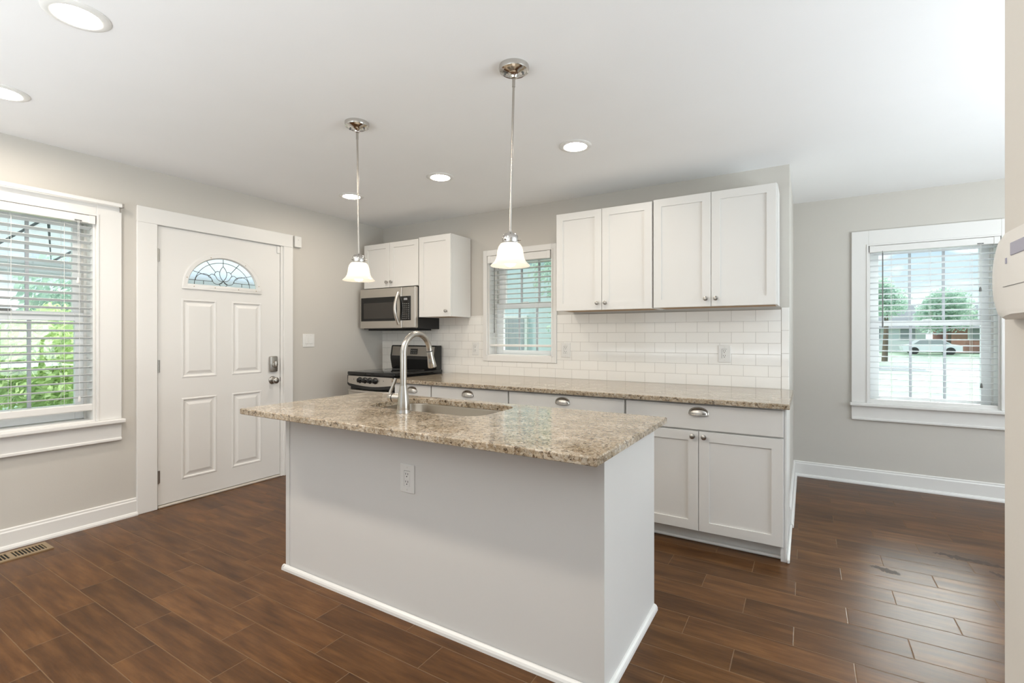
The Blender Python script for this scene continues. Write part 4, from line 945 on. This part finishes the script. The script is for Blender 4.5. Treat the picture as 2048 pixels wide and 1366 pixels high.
def foliage(bm, c, r, n, s, rnd):
    for _ in range(n):
        while True:
            v = Vector((rnd.uniform(-1, 1), rnd.uniform(-1, 1), rnd.uniform(-1, 1)))
            if 0.25 < v.length < 1: break
        p = Vector(c) + Vector((v.x * r[0], v.y * r[1], v.z * r[2]))
        a = Vector((rnd.uniform(-1, 1), rnd.uniform(-1, 1), rnd.uniform(-1, 1))).normalized(); q = a.orthogonal().normalized(); w = a.cross(q); k = s * rnd.uniform(0.6, 1.3)
        vs = [bm.verts.new(p + q * k), bm.verts.new(p + w * k * 0.5), bm.verts.new(p - q * k), bm.verts.new(p - w * k * 0.5)]; bm.faces.new(vs)
def tree(name, label, x, y, h, crown, r, n, s, m, seed, cat='tree'):
    rnd = random.Random(seed); t = thing(name, label, cat, (x, y, GZ), 0, 'trees and bushes outside')
    b = bm_(); tube(b, [(x, y, GZ), (x + 0.1, y, GZ + h * 0.4), (x, y + 0.1, GZ + h * 0.75)], [0.14 * h / 5, 0.10 * h / 5, 0.04 * h / 5], 10); new('trunk', b, BARK, t, True)
    b = bm_()
    for _ in range(6):
        foliage(b, (x + rnd.uniform(-.5, .5) * r, y + rnd.uniform(-.5, .5) * r, GZ + crown + rnd.uniform(-.5, .6) * r), (r * .7, r * .7, r * .6), n // 6, s, rnd)
    new('foliage', b, m, t)
    return t
tree('bush', 'yellow-green bush beyond the porch outside the left window', -9.6, 2.5, 2.2, 1.15, 1.15, 7800, 0.06, LEAF_Y, 1, 'bush')
tree('bush', 'tall light green shrub beyond the porch, left of the bush', -10.4, -1.2, 2.2, 1.2, 1.2, 7800, 0.06, LEAF_Y, 2, 'bush')
tree('tree', 'blue-green tree far behind the porch outside the left window', -19, 6.5, 4.6, 2.6, 2.0, 7200, 0.11, LEAF_D, 3)
tree('tree', 'wide green tree far behind the porch, at the left', -20, -3.0, 4.6, 2.6, 2.0, 7200, 0.11, LEAF_Y, 4)
tree('tree', 'leafy tree beside the grey house outside the small window', -3.7, 9.4, 4.5, 2.6, 1.3, 6600, 0.06, LEAF_D, 5)
tree('tree', 'green tree seen at the left of the far room window', 4.4, 40.0, 6.3, 4.0, 1.5, 6000, 0.09, LEAF_D, 6)
tree('tree', 'round green tree in the middle of the far room window', 11.3, 59.6, 6.0, 4.1, 2.3, 7200, 0.14, LEAF_D, 7)
tree('tree', 'green tree at the right of the far room window', 16.6, 59.0, 6.0, 4.0, 2.3, 7200, 0.14, LEAF_Y, 8)
# neighbour's house behind the small window
t = thing('neighbour_house', 'blue-grey sided house outside the small window', 'house', (-7.5, 12, GZ))
b = bm_(); box(b, -13, -4.6, 10.5, 16, GZ, 3.6); new('house_wall', b, SIDE_B, t)
b = bm_(); prism(b, [(10.2, 3.55), (13.2, 5.4), (16.3, 3.55)], 'x', -13.3, -4.3); new('roof', b, ROOFM, t)
for xx in (-6.4, -8.6):
    b = bm_(); box(b, xx - 0.5, xx + 0.5, 10.42, 10.5, 0.55, 1.75); w_ = new('window', b, TRIM, t); b = bm_(); box(b, xx - 0.42, xx + 0.42, 10.40, 10.43, 0.63, 1.67); new('pane', b, LCDB, w_)
# houses across the street
def house(label, x0, x1, y, hw, hr, m, rm=ROOFM):
    t = thing('house', label, 'house', ((x0 + x1) / 2, y, GZ), 0, 'houses across the street')
    b = bm_(); box(b, x0, x1, y, y + 8, GZ, hw); new('house_wall', b, m, t)
    b = bm_(); prism(b, [(y - 0.5, hw - 0.05), (y + 4, hr), (y + 8.5, hw - 0.05)], 'x', x0 - 0.5, x1 + 0.5); new('roof', b, rm, t)
    n = max(2, int((x1 - x0) / 3))
    for i in range(n):
        xx = x0 + (i + 0.5) * (x1 - x0) / n
        b = bm_(); box(b, xx - 0.7, xx + 0.7, y - 0.06, y, 0.8, 2.2); w_ = new('window', b, TRIM, t); b = bm_(); box(b, xx - 0.6, xx + 0.6, y - 0.08, y - 0.05, 0.9, 2.1); new('pane', b, LCDB, w_)
    return t
house('white sided house across the street at the left of the far window', 4.6, 10.3, 63.5, 2.0, 4.6, SIDE_W)
house('red brick house across the street at the right of the far window', 12.2, 20.0, 63.5, 2.0, 4.4, BRICK)
t = thing('parked_car', 'white car parked before the houses across the street', 'car', (9.6, 57.5, GZ), 0)
b = bm_(); prism(b, [(7.6, -0.15), (7.5, 0.32), (8.2, 0.45), (8.75, 0.88), (10.3, 0.9), (11.0, 0.48), (11.7, 0.38), (11.7, -0.15)], 'y', 56.7, 58.4); new('car_body', b, CARW, t)
b = bm_(); prism(b, [(8.35, 0.48), (8.8, 0.83), (10.25, 0.85), (10.85, 0.50)], 'y', 56.68, 58.42); new('car_windows', b, LCDB, t)
for xx in (8.4, 10.9):
    b = bm_(); cyl(b, (xx, 56.65, -0.13), (xx, 58.45, -0.13), 0.33, n=20); new('wheel', b, TYRE, t)
